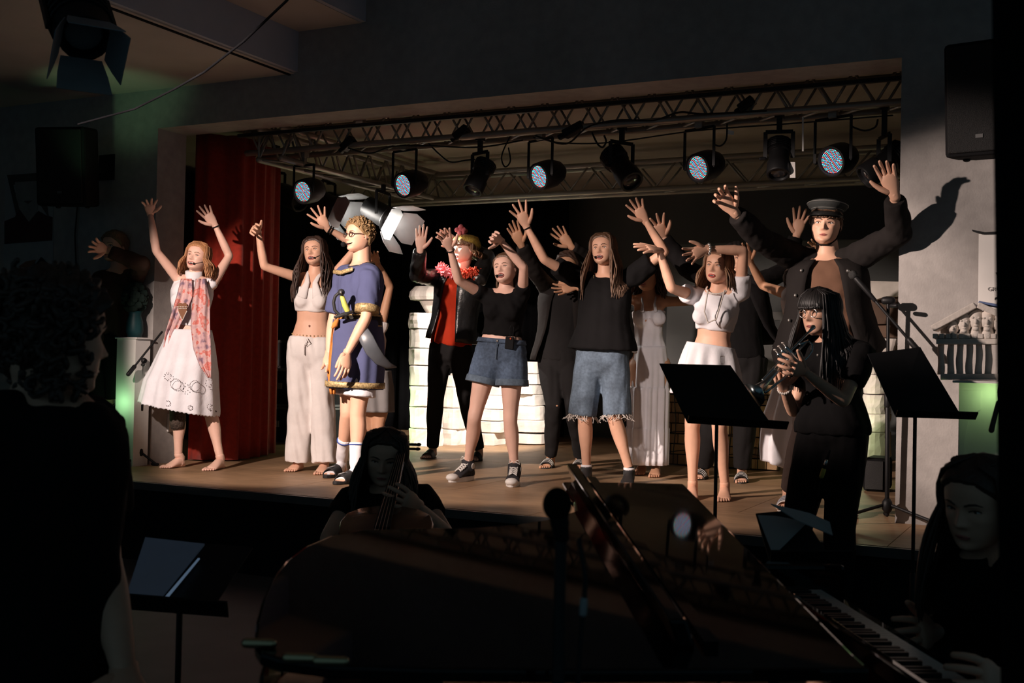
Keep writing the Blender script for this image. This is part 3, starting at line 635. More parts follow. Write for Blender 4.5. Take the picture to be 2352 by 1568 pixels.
# ------------------------------------------------------------------ people
SKIN = {n: mat('skin_'+n, c, .5, var=.06, scale=12, spec=.35, col2=None) for n, c in
        (('fair', (.78, .49, .39)), ('light', (.74, .43, .30)), ('tan', (.62, .34, .21)))}
LIP = mat('lips', (.50, .15, .13), .45); LIPR = mat('red_lips', (.60, .06, .05), .4)
MOUTH = mat('mouth_inside', (.05, .012, .012), .6); TEETH = mat('teeth', (.82, .78, .72), .35, var=.02)
EYEW = mat('eye_white', (.75, .72, .70), .3, var=.02); IRIS = mat('iris', (.06, .04, .03), .3); LASH = mat('lash', (.03, .02, .018), .8)
def hairmat(n, c): return mat('hair_'+n, c, .5, var=.35, scale=40, spec=.5, stretch=(6, 6, .6))
HAIR = {'blond': hairmat('red_blond', (.42, .20, .09)), 'brown': hairmat('dark_brown', (.055, .030, .022)), 'mid': hairmat('mid_brown', (.13, .07, .04)),
        'black': hairmat('black', (.012, .010, .010)), 'curly': hairmat('dark_blond', (.27, .17, .08)), 'ash': hairmat('light_brown', (.22, .12, .065))}
def fabric(n, c, bs=.25, sc=26, **k): return mat('cloth_'+n, c, .9, spec=.12, bump=bs, bscale=sc, var=k.pop('var', .06), **k)
def remesh(v, vox, it=6, fac=.5, seed=None, amp=0, wsc=24, stretch=(1, 1, .45)):
    me = v.mesh('tmp'); o = bpy.data.objects.new('tmp', me); COL.objects.link(o)
    md = o.modifiers.new('r', 'REMESH'); md.mode = 'VOXEL'; md.voxel_size = vox; md.use_smooth_shade = True
    md = o.modifiers.new('s', 'SMOOTH'); md.factor = fac; md.iterations = it
    dg = bpy.context.evaluated_depsgraph_get(); r = bpy.data.meshes.new_from_object(o.evaluated_get(dg))
    bpy.data.objects.remove(o); bpy.data.meshes.remove(me)
    if amp:
        n = len(r.vertices); c = np.zeros(n*3); r.vertices.foreach_get('co', c); c = c.reshape(-1, 3)
        nn = np.zeros(n*3); r.vertices.foreach_get('normal', nn); nn = nn.reshape(-1, 3)
        w_ = wave(c*np.array(stretch), wsc, 1, seed or 1, 8); w_ = w_-abs(w_)*.35
        c += nn*(w_*amp)[:, None]; r.vertices.foreach_set('co', c.ravel()); r.update()
    r.polygons.foreach_set('use_smooth', [True]*len(r.polygons))
    return r
def addmesh(v, me):
    n = len(me.vertices); c = np.zeros(n*3); me.vertices.foreach_get('co', c); v.add(c.reshape(-1, 3), [tuple(p.vertices) for p in me.polygons])
# head -------------------------------------------------------------
_zt = np.array([0, .03, .08, .14, .2, .28, .36, .44, .5, .56, .64, .72, .8, .88, .94, .98, 1.0])
_w = np.array([.05, .155, .215, .26, .287, .308, .322, .332, .336, .336, .335, .325, .295, .235, .165, .09, .02])
_yf = np.array([.26, .345, .375, .365, .378, .382, .38, .378, .372, .388, .392, .378, .335, .26, .175, .09, .01])
_yb = np.array([.0, -.03, -.08, -.15, -.21, -.275, -.335, -.38, -.405, -.42, -.425, -.412, -.375, -.30, -.21, -.11, -.01])
_zg = np.linspace(0, 1, 2001)
def _smooth(T): return np.mean([np.interp(np.clip(_zg+q*.6, 0, 1), _zt, T) for q in np.linspace(-.05, .05, 5)], axis=0)
_w, _yf, _yb = _smooth(_w), _smooth(_yf), _smooth(_yb)
_w[-1] = .02; _yf[-1] = .01; _yb[-1] = -.01
def _tab(T, z): return T[int(z*2000)] if np.isscalar(z) else T[(np.asarray(z)*2000).astype(int)]
def _g(x, s): return np.exp(-(x/s)**2)
def head_front(x, z, op=0):
    """face relief added to the front surface (fractions of head height)"""
    ax = abs(x)
    nose = _g(x, .034+.028*np.clip((.44-z)/.1, 0, 1))*np.interp(z, [.295, .325, .355, .40, .46, .53, .58], [0, .055, .115, .085, .052, .018, 0])
    y = nose-.030*_g(ax-.14, .062)*_g(z-.495, .042)+.014*_g(ax-.11, .09)*_g(z-.575, .03)+.020*_g(ax-.20, .075)*_g(z-.40, .06)
    y = y+.020*_g(x, .075)*_g(z-.225, .03)+.018*_g(x, .07)*_g(z-.07, .04)-.012*_g(x, .1)*_g(z-.145, .025)
    y = y+.012*_g(ax-.058, .02)*_g(z-.335, .022)
    return y-op*.05*_g(x, .075)*_g(z-.2, .05)
def hsurf(x, z, op=0):
    w_ = _tab(_w, z); f = _tab(_yf, z); S = np.clip(abs(x)/w_, 0, .999)
    return f*(1-S**2.35)**(1/2.35)+head_front(x, z, op)
def head_grid(op=0, nz=58, na=72):
    u = np.linspace(-math.pi, math.pi, na, endpoint=False); a = u-.42*np.sin(u); R = []
    for z in np.concatenate([[0, .012], np.linspace(.03, .97, nz-4), [.985, 1.0]]):
        w_ = _tab(_w, z); f = _tab(_yf, z); b = _tab(_yb, z); S = np.sin(a); x = w_*S; C_ = np.cos(a)
        yfr = f*(1-np.clip(abs(S), 0, 1)**2.35)**(1/2.35)+head_front(x, z, op)*np.clip(C_*3, 0, 1)
        ybk = b*(1-np.clip(abs(S), 0, 1)**2.2)**(1/2.2)
        R.append(np.stack([x, np.where(C_ >= 0, yfr, ybk), np.full(na, z-.5)], 1))
    return R
class Head:
    def __init__(s, c, H, yaw_, pit, rol, op=0, wid=1.0):
        """yaw_: degrees turned to the picture's left; pit: up; rol: top tilts to picture right"""
        v = nrm(A(*(CAM-c)[:2], 0)); r = np.cross(Z, v)                      # v: towards the camera, r: picture right
        y_, p_, q_ = (math.radians(t) for t in (yaw_, pit, rol))
        f = math.cos(y_)*v-math.sin(y_)*r; x = math.cos(y_)*r+math.sin(y_)*v
        f2 = math.cos(p_)*f+math.sin(p_)*Z; u = -math.sin(p_)*f+math.cos(p_)*Z
        u2 = math.cos(q_)*u+math.sin(q_)*x; x2 = math.cos(q_)*x-math.sin(q_)*u
        s.c = np.asarray(c); s.H = H; s.fr = np.array([x2*wid, f2, u2]); s.op = op; s.x, s.f, s.u = x2, f2, u2
    def w(s, q): return s.c+(np.asarray(q, float)*s.H)@s.fr
    def on(s, x, z, off=0): return s.w((x, float(hsurf(x, z, s.op))+off, z-.5))
    def mesh(s, v):
        R = head_grid(s.op); v.rings([s.w(r) for r in R])
        for k in (-1, 1):      # ears
            v.ell(s.w((k*.335, -.03, -.04)), (.028*s.H, .065*s.H, .105*s.H), s.fr, n=12).tube([s.w((k*.35, -.03+.055*math.cos(t), -.035+.09*math.sin(t))) for t in np.linspace(-1.2, 3.6, 9)], .014*s.H, 6)
def face(P, hd, mouth='open', lips=LIP, brow='brown', eyes='open', mo=1.0):
    H = hd.H
    for k in (-1, 1):
        v = V(); c = hd.on(k*.142, .495, -.022); hgt = .030 if eyes == 'open' else .017
        v.ell(c, (.056*H, .034*H, hgt*H), hd.fr, n=12)
        v.ell(hd.on(k*.142, .494, .002), (.021*H, .012*H, min(.021, hgt*.95)*H), hd.fr, n=10, m=1)
        v.tube([hd.on(k*(.142+t), .495+hgt*(1-(t/.062)**2)*.95+.004, .004) for t in np.linspace(-.058, .062, 7)], .0075*H, 6, m=2)
        obj('eye', v, [EYEW, IRIS, LASH], P.e, smooth=True)
        obj('eyebrow', V().tube([hd.on(k*x, z, .004) for x, z in ((.06, .572), (.11, .592), (.17, .596), (.225, .572))], [.010*H, .013*H, .011*H, .005*H], 6), HAIR[brow], P.e, smooth=True)
    if mouth == 'closed':
        v = V().tube([hd.on(x, .214+.006*math.cos(x*40), .004) for x in np.linspace(-.088, .088, 9)], [.004*H, .009*H, .012*H, .012*H, .011*H, .012*H, .012*H, .009*H, .004*H], 6)
        v.tube([hd.on(x, .188, .006) for x in np.linspace(-.068, .068, 7)], [.004*H, .011*H, .015*H, .015*H, .015*H, .011*H, .004*H], 6)
        v.tube([hd.on(x, .2005, .008) for x in np.linspace(-.085, .085, 7)], .003*H, 5, m=1); obj('mouth', v, [lips, MOUTH], P.e, smooth=True)
    else:
        ww, hh_ = (.098, .052*mo) if mouth == 'open' else (.125, .045*mo)
        cz = .195; mo_ = V(); T = np.linspace(0, 2*math.pi, 21)
        pts = lambda k, off: [hd.on(ww*k*math.cos(t), cz+hh_*k*math.sin(t)+(.022*math.cos(t)**2 if mouth == 'smile' else 0), off+hd.op*.035*_g(ww*math.cos(t), .075)) for t in T]
        c0 = hd.on(0, cz, .006); ring = pts(1.0, .012); mo_.add(np.array([c0]+ring[:-1]), [(0, i+1, (i+1) % 20+1) for i in range(20)], 1)
        mo_.tube(ring, [.011*H+.006*H*abs(math.sin(t)) for t in T], 6, m=0, rnd=False)
        o = obj('mouth', mo_, [lips, MOUTH], P.e, smooth=True)
        tv = V(); xs = np.linspace(-.7, .7, 7); sm = .022 if mouth == 'smile' else 0
        up = [hd.on(ww*x, cz+hh_*math.sqrt(1-x*x)*.86+sm*x*x, .016) for x in xs]; dn = [hd.on(ww*x, cz+hh_*math.sqrt(1-x*x)*.86-.022+sm*x*x*.8, .016) for x in xs]
        tv.grid([up, dn]); obj('teeth', tv, TEETH, o)
# hair -------------------------------------------------------------
def hline(a, lo=.80, back=.10):
    a = abs(a); return np.interp(a, [0, .5, .9, 1.25, 1.5, 1.75, 2.2, math.pi], [lo, lo-.01, lo-.10, .60, .46, .40, .22, back])
def scalp(hd, v, off=.03, lo=.80, back=.10, amp=.0, seed=1, nz=40, na=64):
    u = np.linspace(-math.pi, math.pi, na, endpoint=False); a = u; rows = []
    for t in np.linspace(0, 1, nz):
        row = []
        for q in a:
            z0 = hline(q, lo, back); z = z0+(1.0-z0)*t
            w_, f, b = _tab(_w, z), _tab(_yf, z), _tab(_yb, z); S = math.sin(q); k = off*min(1, t*6+.15)
            y = (f*(1-abs(S)**2.35)**(1/2.35) if math.cos(q) >= 0 else b*(1-abs(S)**2.2)**(1/2.2))
            x = w_*S; rr = 1+k/ max(.18, math.hypot(x, y)) if t < .97 else 1+k/.3
            row.append((x*rr, y*rr, z-.5+k*max(0, (z-.55))*1.9))
        rows.append(np.array(row))
    R = [hd.w(r) for r in rows]
    if amp: R = [r+nrm_rows(r-hd.c)*wave(r, 70, amp, seed)[:, None] for r in R]
    v.rings(R)
def nrm_rows(q): return q/(np.linalg.norm(q, axis=1)[:, None]+1e-9)
def strands(hd, v, n, length, seed=0, amin=.95, amax=math.pi, rad=.007, wav=.012, flow=(0, 0, 0), part=.0, spread=1.0, fwd=.0, torso=None, jit=.25, zs=(.985, .93, .82, .70, .58, .46), offs=(.03, .09)):
    g = np.random.default_rng(seed); H = hd.H
    for i in range(n):
        sd = 1 if i % 2 else -1; a = sd*g.uniform(amin, amax); L = length*(1-jit*g.random()); P = []
        off = g.uniform(*offs)
        for z in zs:
            w_, f, b = _tab(_w, z), _tab(_yf, z), _tab(_yb, z); k = np.clip((1-z)/.16, 0, 1); q = a*k+sd*(.25+part*sd)*(1-k)
            S = math.sin(q); y = (f*(1-abs(S)**2.35)**(1/2.35) if math.cos(q) >= 0 else b*(1-abs(S)**2.2)**(1/2.2))
            rr = 1+off/max(.2, math.hypot(w_*S, y)); P.append(hd.w((w_*S*rr*(.3 if z > .98 else 1), y*rr*(.3 if z > .98 else 1), z-.5+off*.6*(z > .8))))
        d = nrm((P[-1]-hd.c)*A(1, 1, 0)); p = P[-1].copy(); ph = g.uniform(0, 6.3); m = 9; fl = A(*flow)
        frontish = max(0, nrm(hd.f*A(1, 1, 0))@d)
        for k in range(1, m+1):
            t = k/m; p = p+(-Z*L/m)+d*spread*.012*(1-t)+fl*L/m*t+d*wav*math.sin(ph+t*7)*.5+np.cross(d, Z)*wav*math.cos(ph*1.7+t*6)*.5+hd.f*A(1, 1, 0)*fwd*frontish/m
            q = p.copy()
            if torso is not None: q = torso.push(q)
            P.append(q)
        v.tube(P, [rad*.8]*3+[rad]*(len(P)-5)+[rad*.75, rad*.3], 5)
# figure -----------------------------------------------------------
class Fig: pass
FEM = [(-.30, .05, .05), (-.22, .125, .088), (-.10, .165, .110), (.04, .172, .116), (.2, .150, .100), (.38, .122, .086), (.52, .124, .092), (.68, .142, .104), (.80, .150, .102), (.9, .140, .085), (.97, .095, .068), (1.03, .052, .052)]
MAL = [(-.28, .05, .05), (-.22, .125, .095), (-.10, .158, .110), (.04, .160, .112), (.2, .150, .104), (.38, .146, .100), (.52, .155, .106), (.68, .172, .116), (.80, .180, .115), (.9, .168, .098), (.97, .11, .078), (1.03, .06, .06)]
def solve(px, prev, L, sg):
    r = ray(*px); o = CAM-prev; a = r@r; b = 2*(r@o); c = o@o-L*L; D = b*b-4*a*c
    t = (-b+sg*math.sqrt(D))/(2*a) if D > 0 else -b/(2*a)
    return CAM+r*t
def limb(v, pts, rads, n=12): v.tube(pts, rads, n)
def lerp(a, b, t): return a+(b-a)*t
def arm_r(k): return [.050*k, .046*k, .041*k, .036*k], [.037*k, .039*k, .033*k, .024*k]
def hand(v, wr, d, n, wv, k=1.0, curl=.25, spread=.18, thumb=.9):
    d = nrm(d); n = nrm(n-d*(n@d)); wv = nrm(wv-d*(wv@d)-n*(wv@n))
    v.tube([wr-d*.02*k, wr+d*.012*k, wr+d*.04*k, wr+d*.07*k, wr+d*.092*k], [.024*k, .027*k, .036*k, .040*k, .037*k], 14, ref=n, asp=[.75, .62, .46, .42, .36])
    Ls = ((.042, .026, .021), (.046, .030, .022), (.043, .028, .021), (.034, .021, .019))
    for i, o in enumerate((.029, .0098, -.0098, -.028)):
        p = wr+d*(.088-.006*abs(i-1.2))*k+wv*o*k; ang = spread*(1.3-i)*.75; b = nrm(d*math.cos(ang)+wv*math.sin(ang)); P = [p-b*.01*k]; c = 0
        for L, q in zip(Ls[i], (.35, .75, .55)):
            P.append(p); c += curl*q*(1+.12*i); p = p+(b*math.cos(c)+n*math.sin(c))*L*k
        P.append(p); v.tube(P, [.0098*k, .0098*k, .0088*k, .0080*k, .0066*k], 8)
    p = wr+d*.022*k+wv*.022*k; b = nrm(d*(1.25-.5*thumb)+wv*thumb+n*.25); q = nrm(b+d*.45)
    v.tube([p, p+b*.038*k, p+b*.038*k+q*.032*k, p+b*.038*k+q*.032*k+nrm(q+d*.25)*.024*k], [.017*k, .0125*k, .0108*k, .0075*k], 9)
def foot(v, heel, toe, ank, k=1.0, toes=True, rad=1.0):
    d = nrm((toe-heel)*A(1, 1, 0)); sd = np.cross(d, Z); L = np.linalg.norm((toe-heel)[:2])
    def ringf(t, w_, h, z0=0):
        an = np.arange(14)*2*math.pi/14; c = heel+d*L*t
        return c+np.outer(np.cos(an)*w_*rad, sd)+np.outer((np.sin(an)*.5+.5)*h*rad+z0, Z)
    v.rings([ringf(-.02, .012, .03, .006), ringf(.01, .026, .05), ringf(.12, .033, .075), ringf(.28, .034, .085), ringf(.45, .037, .064), ringf(.62, .043, .044), ringf(.76, .045, .030), ringf(.84, .040, .020)])
    v.tube([heel+d*L*.2+Z*.03, heel+d*L*.17+Z*.075, ank], [.036*k, .034*k, .034*k], 12)
    if toes:
        for i, (o, l, r) in enumerate(((.030, 1.0, .0125), (.013, .985, .0095), (-.001, .955, .009), (-.015, .92, .0085), (-.029, .875, .008))):
            a = heel+d*L*.78+sd*o*1.0+Z*.013; b = heel+d*(L*l)+sd*o*1.1+Z*.009; v.tube([a, (a+b)/2+Z*.003, b], [r, r, r*.85], 7)
def fig(name, label, D, sex, neck, pel, sh, psi, arms, legs, skin='fair', k=1.0, headp=None, H=None, op=0, group='performers on the stage', base=None, floor=STAGE, toes=True, pdep=0, ndep=0, hands=True, bust=1.0, wk=1.0, vox=.009):
    P = Fig(); P.sex = sex; P.k = k; P.D = D; P.skin = SKIN[skin]
    P.N = U(*neck, D+ndep); P.P = U(*pel, D+pdep); P.u = nrm(P.N-P.P); P.L = np.linalg.norm(P.N-P.P)
    t = math.radians(psi); v0 = nrm(A(*(CAM-P.P)[:2], 0)); r0 = np.cross(Z, v0)
    f = math.cos(t)*v0-math.sin(t)*r0; x = math.cos(t)*r0+math.sin(t)*v0
    P.x = nrm(x-P.u*(x@P.u)); P.f = nrm(np.cross(P.u, P.x)); P.f = P.f if P.f@f > 0 else -P.f
    P.lev = [(a, b*k*wk, c*k*wk) for a, b, c in (FEM if sex == 'f' else MAL)]
    P.S = []
    for (sx, sy), s in zip(sh, (-1, 1)):
        dd = (P.x*s*.17*k)@FW; P.S.append(U(sx, sy, D+ndep+dd))
    P.hip = [P.P+P.x*s*.088*k-P.u*.04 for s in (-1, 1)]
    P.arm = []
    for i, a in enumerate(arms):
        if a is None: P.arm.append(None); continue
        e = solve(a['e'][:2], P.S[i], .285*k, a['e'][2]); w_ = solve(a['w'][:2], e, .25*k, a['w'][2]); h = solve(a['h'][:2], w_, .175*k, a['h'][2] if len(a['h']) > 2 else -1)
        P.arm.append((e, w_, h, a))
    P.leg = []
    for i, l in enumerate(legs):
        if l is None: P.leg.append(None); continue
        heel = FLR(*l['heel'], floor) if 'heel' in l else l['H']; toe = FLR(*l['toe'], floor) if 'toe' in l else l['T']
        d = nrm(toe-heel); Lf = np.linalg.norm(toe-heel); want = .235*k
        heel = toe-d*np.clip(Lf, want*.85, want*1.12)
        ank = heel+d*.055+Z*.10*k
        if 'lift' in l: heel = heel+Z*l['lift']; toe = toe+Z*l['lift']; ank = ank+Z*l['lift']
        kn = solve(l['k'][:2], P.hip[i], np.linalg.norm(P.hip[i]-ank)*l.get('kf', .503), -1) if 'k' in l else l['K']
        P.leg.append((kn, ank, heel, toe))
    P.adj = [DEP(q[1])-D for q in P.leg if q];
    base = base if base is not None else (np.mean([q[2] for q in P.leg if q], axis=0) if any(P.leg) else A(P.P[0], P.P[1], floor))
    P.e = empty(name, A(base[0], base[1], floor), label, 'person', group)
    v = V()
    torso_rings(P, v, P.lev, -.3, 1.03, 0)
    if sex == 'f':
        for s in (-1, 1): v.ell(pt(P, .66)+P.x*s*.068*k+P.f*.078*k, (.058*k*bust, .05*k*bust, .062*k*bust), [P.x, P.f, P.u])
    for i in (0, 1):
        v.tube([lerp(P.N, P.P, .12), lerp(P.S[i], pt(P, .93), .4), P.S[i]], [.055*k, .058*k, .050*k], 12)
        if P.arm[i]:
            e, w_, h, a = P.arm[i]; r1, r2 = arm_r(k*(.88 if sex == 'f' else 1.0))
            limb(v, [P.S[i]]+[lerp(P.S[i], e, t) for t in (.35, .7, 1)], r1); limb(v, [lerp(e, w_, t) for t in (0, .3, .65, 1)], r2)
        if P.leg[i]:
            kn, an, he, to = P.leg[i]; q = .97 if sex == 'f' else 1.0; bk = nrm((he-to)*A(1, 1, 0))
            limb(v, [P.hip[i]+P.u*.02]+[lerp(P.hip[i], kn, t) for t in (.25, .5, .8, 1)], [.088*k*q, .084*k*q, .074*k*q, .057*k*q, .053*k*q])
            limb(v, [lerp(kn, an, t)+bk*b for t, b in ((0, 0), (.22, .012), (.4, .012), (.7, .002), (1, 0))], [.051*k*q, .055*k*q, .051*k*q, .037*k*q, .033*k*q])
    P.hd = None
    if headp:
        hx, hy, hyaw, hp, hr = headp[:5]; H = H or (.222 if sex == 'f' else .235); hdd = headp[5] if len(headp) > 5 else 0
        hc = U(hx, hy, D+ndep+hdd-.02); P.hd = Head(hc, H, hyaw, hp, hr, op, 1.0 if sex == 'f' else 1.03)
        v.tube([P.N-P.u*.03, lerp(P.N, hc, .35)-P.hd.f*.01, P.hd.w((0, -.10, -.22))], [.060*k, .052*k, .050*k] if sex == 'f' else [.066*k, .06*k, .058*k], 14)
    b = V(); addmesh(b, remesh(v, vox, 7, .5))
    if P.hd: P.hd.mesh(b)
    for i in (0, 1):
        if P.arm[i] and hands:
            e, w_, h, a = P.arm[i]; hand_at(b, P, w_, h, a, k*(1.0 if sex == 'f' else 1.06))
        if P.leg[i]: kn, an, he, to = P.leg[i]; foot(b, he, to, an, k, toes=toes)
    P.body = obj('body', b, P.skin, P.e, smooth=True)
    return P
def hand_at(b, P, w_, h, a, k):
    d = nrm(h-w_); c = nrm(CAM-w_); n0 = nrm(c-d*(c@d)); side = np.cross(d, n0)       # side: lateral direction in the picture plane
    if side@RT < 0 and abs(side@RT) > abs(side@UP)*.2 or (abs(side@RT) <= abs(side@UP)*.2 and side@UP < 0): side = -side
    r = math.radians(a.get('roll', 0)); th = a.get('thumb', 1); n = math.cos(r)*n0+math.sin(r)*side; wv = math.cos(r)*side-math.sin(r)*n0
    if a.get('back'): n = -n
    hand(b, w_, d, n, wv*th, k*1.04, a.get('curl', .25), a.get('spread', .2), a.get('tt', .9))
def pt(P, t): return P.P+P.u*P.L*t
def lv(P, lev, t):
    T = [q[0] for q in lev]; return np.interp(t, T, [q[1] for q in lev]), np.interp(t, T, [q[2] for q in lev])
def torso_rings(P, v, lev, t0, t1, infl, n=22, fl=None, flf=0):
    ts = sorted({t0, t1, *[q[0] for q in lev if t0 < q[0] < t1]}); an = np.arange(n)*2*math.pi/n; R = []
    for t in ts:
        a, b = lv(P, lev, t); g = infl if np.isscalar(infl) else np.interp(t, infl[0], infl[1]); a += g; b += g
        s = (abs(np.cos(an))**2.5+abs(np.sin(an))**2.5)**(-1/2.5)
        R.append(pt(P, t)+np.outer(np.cos(an)*s*a, P.x)+np.outer(np.sin(an)*s*b, P.f))
    v.rings(R)
def tee(P, name, m, t0, t1=.97, infl=.012, sl=.5, slr=.02, bust=True, seed=1, amp=.004, vox=.010, flare=None, it=5):
    """short or long sleeved top; sl: sleeve length along the arm (0..2)"""
    v = V(); torso_rings(P, v, P.lev, t0, t1, flare or infl)
    if bust and P.sex == 'f':
        for s in (-1, 1): v.ell(pt(P, .66)+P.x*s*.068*P.k+P.f*(.078*P.k+.008), np.array((.058, .05, .06))*P.k+.008, [P.x, P.f, P.u])
    k = P.k*(.88 if P.sex == 'f' else 1)
    for i in (0, 1):
        if t1 > .9: v.tube([lerp(P.N, P.P, .13), lerp(P.S[i], pt(P, .92), .45), P.S[i]], [.06*k, .066*k, .056*k+slr*.6], 12)
        if P.arm[i] and sl:
            e, w_ = P.arm[i][:2]; s = min(sl, 1)
            v.tube([lerp(pt(P, .86), P.S[i], .75), P.S[i], lerp(P.S[i], e, s*.5), lerp(P.S[i], e, s)], [.055*k, .056*k+slr*.8, .050*k+slr, .045*k+slr], 12, rnd=False)
            if sl > 1: v.ell(e, .046*k+slr); v.tube([lerp(e, w_, t*(sl-1)) for t in (-.02, .35, .7, 1)], [.045*k+slr, .045*k+slr, .038*k+slr, .032*k+slr], 12, rnd=False)
    return obj(name, remesh(v, vox, it, .5, seed, amp), m, P.e)
def bottoms(P, name, m, t1, frac, infl=.012, thigh=.012, hem=.02, seed=2, amp=.003, vox=.011, t0=-.3, wide=None, it=5, out=0):
    """shorts / trousers; frac 0..2 along the leg"""
    v = V(); torso_rings(P, v, P.lev, t0, t1, infl); q = P.k
    for i in (0, 1):
        if not P.leg[i]: continue
        kn, an = P.leg[i][:2]; h = P.hip[i]; r = [.090*q+thigh, .088*q+thigh, .080*q+thigh, .064*q+lerp(thigh, hem, .7), .056*q+hem]
        f = min(frac, 1); T = np.array([-.06, .25, .5, .8, 1])*f
        rr = [np.interp(t, [-.06, .25, .5, .8, 1], r)+(hem-thigh)*(t/f if frac <= 1 else 0)*.8 for t in T]
        if wide: rr = [np.interp(t, *wide) for t in T]
        v.tube([lerp(h, kn, t)+P.x*(-out if i == 0 else out)*t for t in T], rr, 16, rnd=False)
        if frac > 1:
            v.ell(kn, np.interp(1, *wide) if wide else .058*q+lerp(thigh, hem, .85))
            T2 = np.array([-.03, .25, .5, .75, 1])*(frac-1); r2 = [np.interp(t, [0, .25, .5, .75, 1], np.array([.056, .058, .052, .042, .036])*q)+hem for t in T2]
            if wide: r2 = [np.interp(1+t, *wide) for t in T2]
            v.tube([lerp(kn, an-Z*.03, t) for t in T2], r2, 16, rnd=False)
    return obj(name, remesh(v, vox, it, .5, seed, amp, 26, (1, 1, .22)), m, P.e)
def skirt(P, name, m, lev, folds=14, amp=.02, seed=3, ratio=.8, D=None, thick=.004, scal=0, nz=26, infl=.012):
    """lev: (cx, cy, halfwidth px, slope px) from waist to hem"""
    D = D or DEP(P.P); n = 120; an = np.arange(n)*2*math.pi/n; g = np.random.default_rng(seed); ph = g.uniform(0, 6, 3); R = []
    ys = np.linspace(0, len(lev)-1, nz)
    for y in ys:
        i = min(int(y), len(lev)-2); t = y-i; cx, cy, hw, sl = (lerp(np.array(lev[i]), np.array(lev[i+1]), t))
        c = U(cx, cy, D); w_ = hw*D/F+infl; q = y/(len(lev)-1); am = amp*min(1, q*1.6)
        rr = 1+(am*(np.cos(folds*an+ph[0]+.7*np.sin(3*an+ph[1]))+.5*np.cos((folds*.6)//1*an+ph[2]+q)))/max(w_, .05)
        rr = rr*(abs(np.cos(an))**2.7+abs(np.sin(an))**2.7)**(-1/2.7)*.985; p = c+np.outer(np.cos(an)*rr*w_, HR)-np.outer(np.sin(an)*rr*w_*ratio, HF)+np.outer(np.cos(an)*sl*D/F, -Z)
        if scal and y == ys[-1]: p = p-np.outer(abs(np.sin(an*30))*scal, Z)
        R.append(p)
    return obj(name, V().rings(R, cap=False), m, P.e, smooth=True, solid=thick)
def jacket(P, name, m, t0, t1=.95, infl=.02, gap=(.3, .6), flare=0, sl=2.0, slr=.018, seed=4, n=44, amp=.005, lapel=None, open_dir=0, thick=.008, drop=0):
    """open jacket: C-shaped body, sleeves, all one mesh"""
    R = []; k = P.k*(.88 if P.sex == 'f' else 1)
    for t in np.linspace(t0, t1, 14):
        a, b = lv(P, P.lev, max(t, -.1)); q = 1-(t-t0)/(t1-t0); gp = gap[0]+(gap[1]-gap[0])*q
        an = np.linspace(math.pi/2+gp+open_dir, math.pi/2+2*math.pi-gp+open_dir, n); g = infl+flare*q**1.5
        s = (abs(np.cos(an))**2.4+abs(np.sin(an))**2.4)**(-1/2.4)
        edge = np.exp(-((np.arange(n)-0)/4)**2)+np.exp(-((np.arange(n)-n+1)/4)**2)
        p = pt(P, t)+np.outer(np.cos(an)*s*(a+g), P.x)+np.outer(np.sin(an)*s*(b+g), P.f)-np.outer(edge*drop*q, Z)
        p = p+nrm_rows(p-pt(P, t))*wave(p*A(1, 1, .5), 26, amp*(.4+q), seed)[:, None]; R.append(p)
    v = V(); v.rings(R[::-1], cap=False, closed=False)
    o = obj(name, v, m, P.e, smooth=True, solid=thick)
    sv = V()
    for i in (0, 1):
        sv.tube([lerp(P.N, pt(P, .9), .45)-P.f*.02, lerp(P.S[i], pt(P, .92), .45), P.S[i]], [.062*k, .070*k, .060*k+slr*.6], 12)
        if P.arm[i]:
            e, w_ = P.arm[i][:2]
            sv.tube([lerp(pt(P, .82), P.S[i], .7), P.S[i], lerp(P.S[i], e, .5), e], [.07*k, .062*k+slr, .052*k+slr, .046*k+slr], 14, rnd=False)
            sv.ell(e, .047*k+slr); sv.tube([lerp(e, w_, t*(sl-1)) for t in (-.03, .35, .7, 1)], [.046*k+slr, .046*k+slr, .040*k+slr, .036*k+slr], 14, rnd=False)
    obj('jacket_sleeve', remesh(sv, .011, 5, .5, seed+3, .0042, 26, (1, 1, 1)), m, P.e)
    return o
def shoe_slide(P, i, m, stripe=None, n=0, sole=None):
    kn, an, he, to = P.leg[i]; d = nrm((to-he)*A(1, 1, 0)); sd = np.cross(d, Z); L = np.linalg.norm((to-he)[:2])
    e = empty('slide_sandal', he); e.parent = P.e; e.location = [float(q) for q in (he-wloc(P.e))]
    K = 20; an_ = np.arange(K)*2*math.pi/K; c = (he+to)/2
    pr = np.array([he+d*L*(.5+.56*math.cos(t))+sd*(.048-.008*math.cos(t)*-1)*math.sin(t) for t in an_])
    obj('sole', V().rings([pr-Z*.012, pr-Z*.002+0, pr+Z*.008]), sole or m, e, bevel=.003)
    G = []
    for t in np.linspace(.46, .82, 9):
        hh_ = np.interp(t, [.46, .82], [.072, .046]); G.append([he+d*L*t+sd*.050*math.cos(a)+Z*(hh_*math.sin(a)) for a in np.linspace(0, math.pi, 15)])
    st = obj('strap', V().grid(G), m, e, smooth=True, solid=.005)
    for q in range(n):
        t = .53+.10*q; hh_ = np.interp(t, [.46, .82], [.072, .046]); G = [[he+d*L*tt+sd*.054*math.cos(a)+Z*((hh_+.004)*math.sin(a)) for a in np.linspace(.35, math.pi-.35, 13)] for tt in (t, t+.05)]
        obj('stripe', V().grid(G), stripe, st, smooth=True, solid=.002)
def lift(leg, h): leg['lift'] = h; return leg
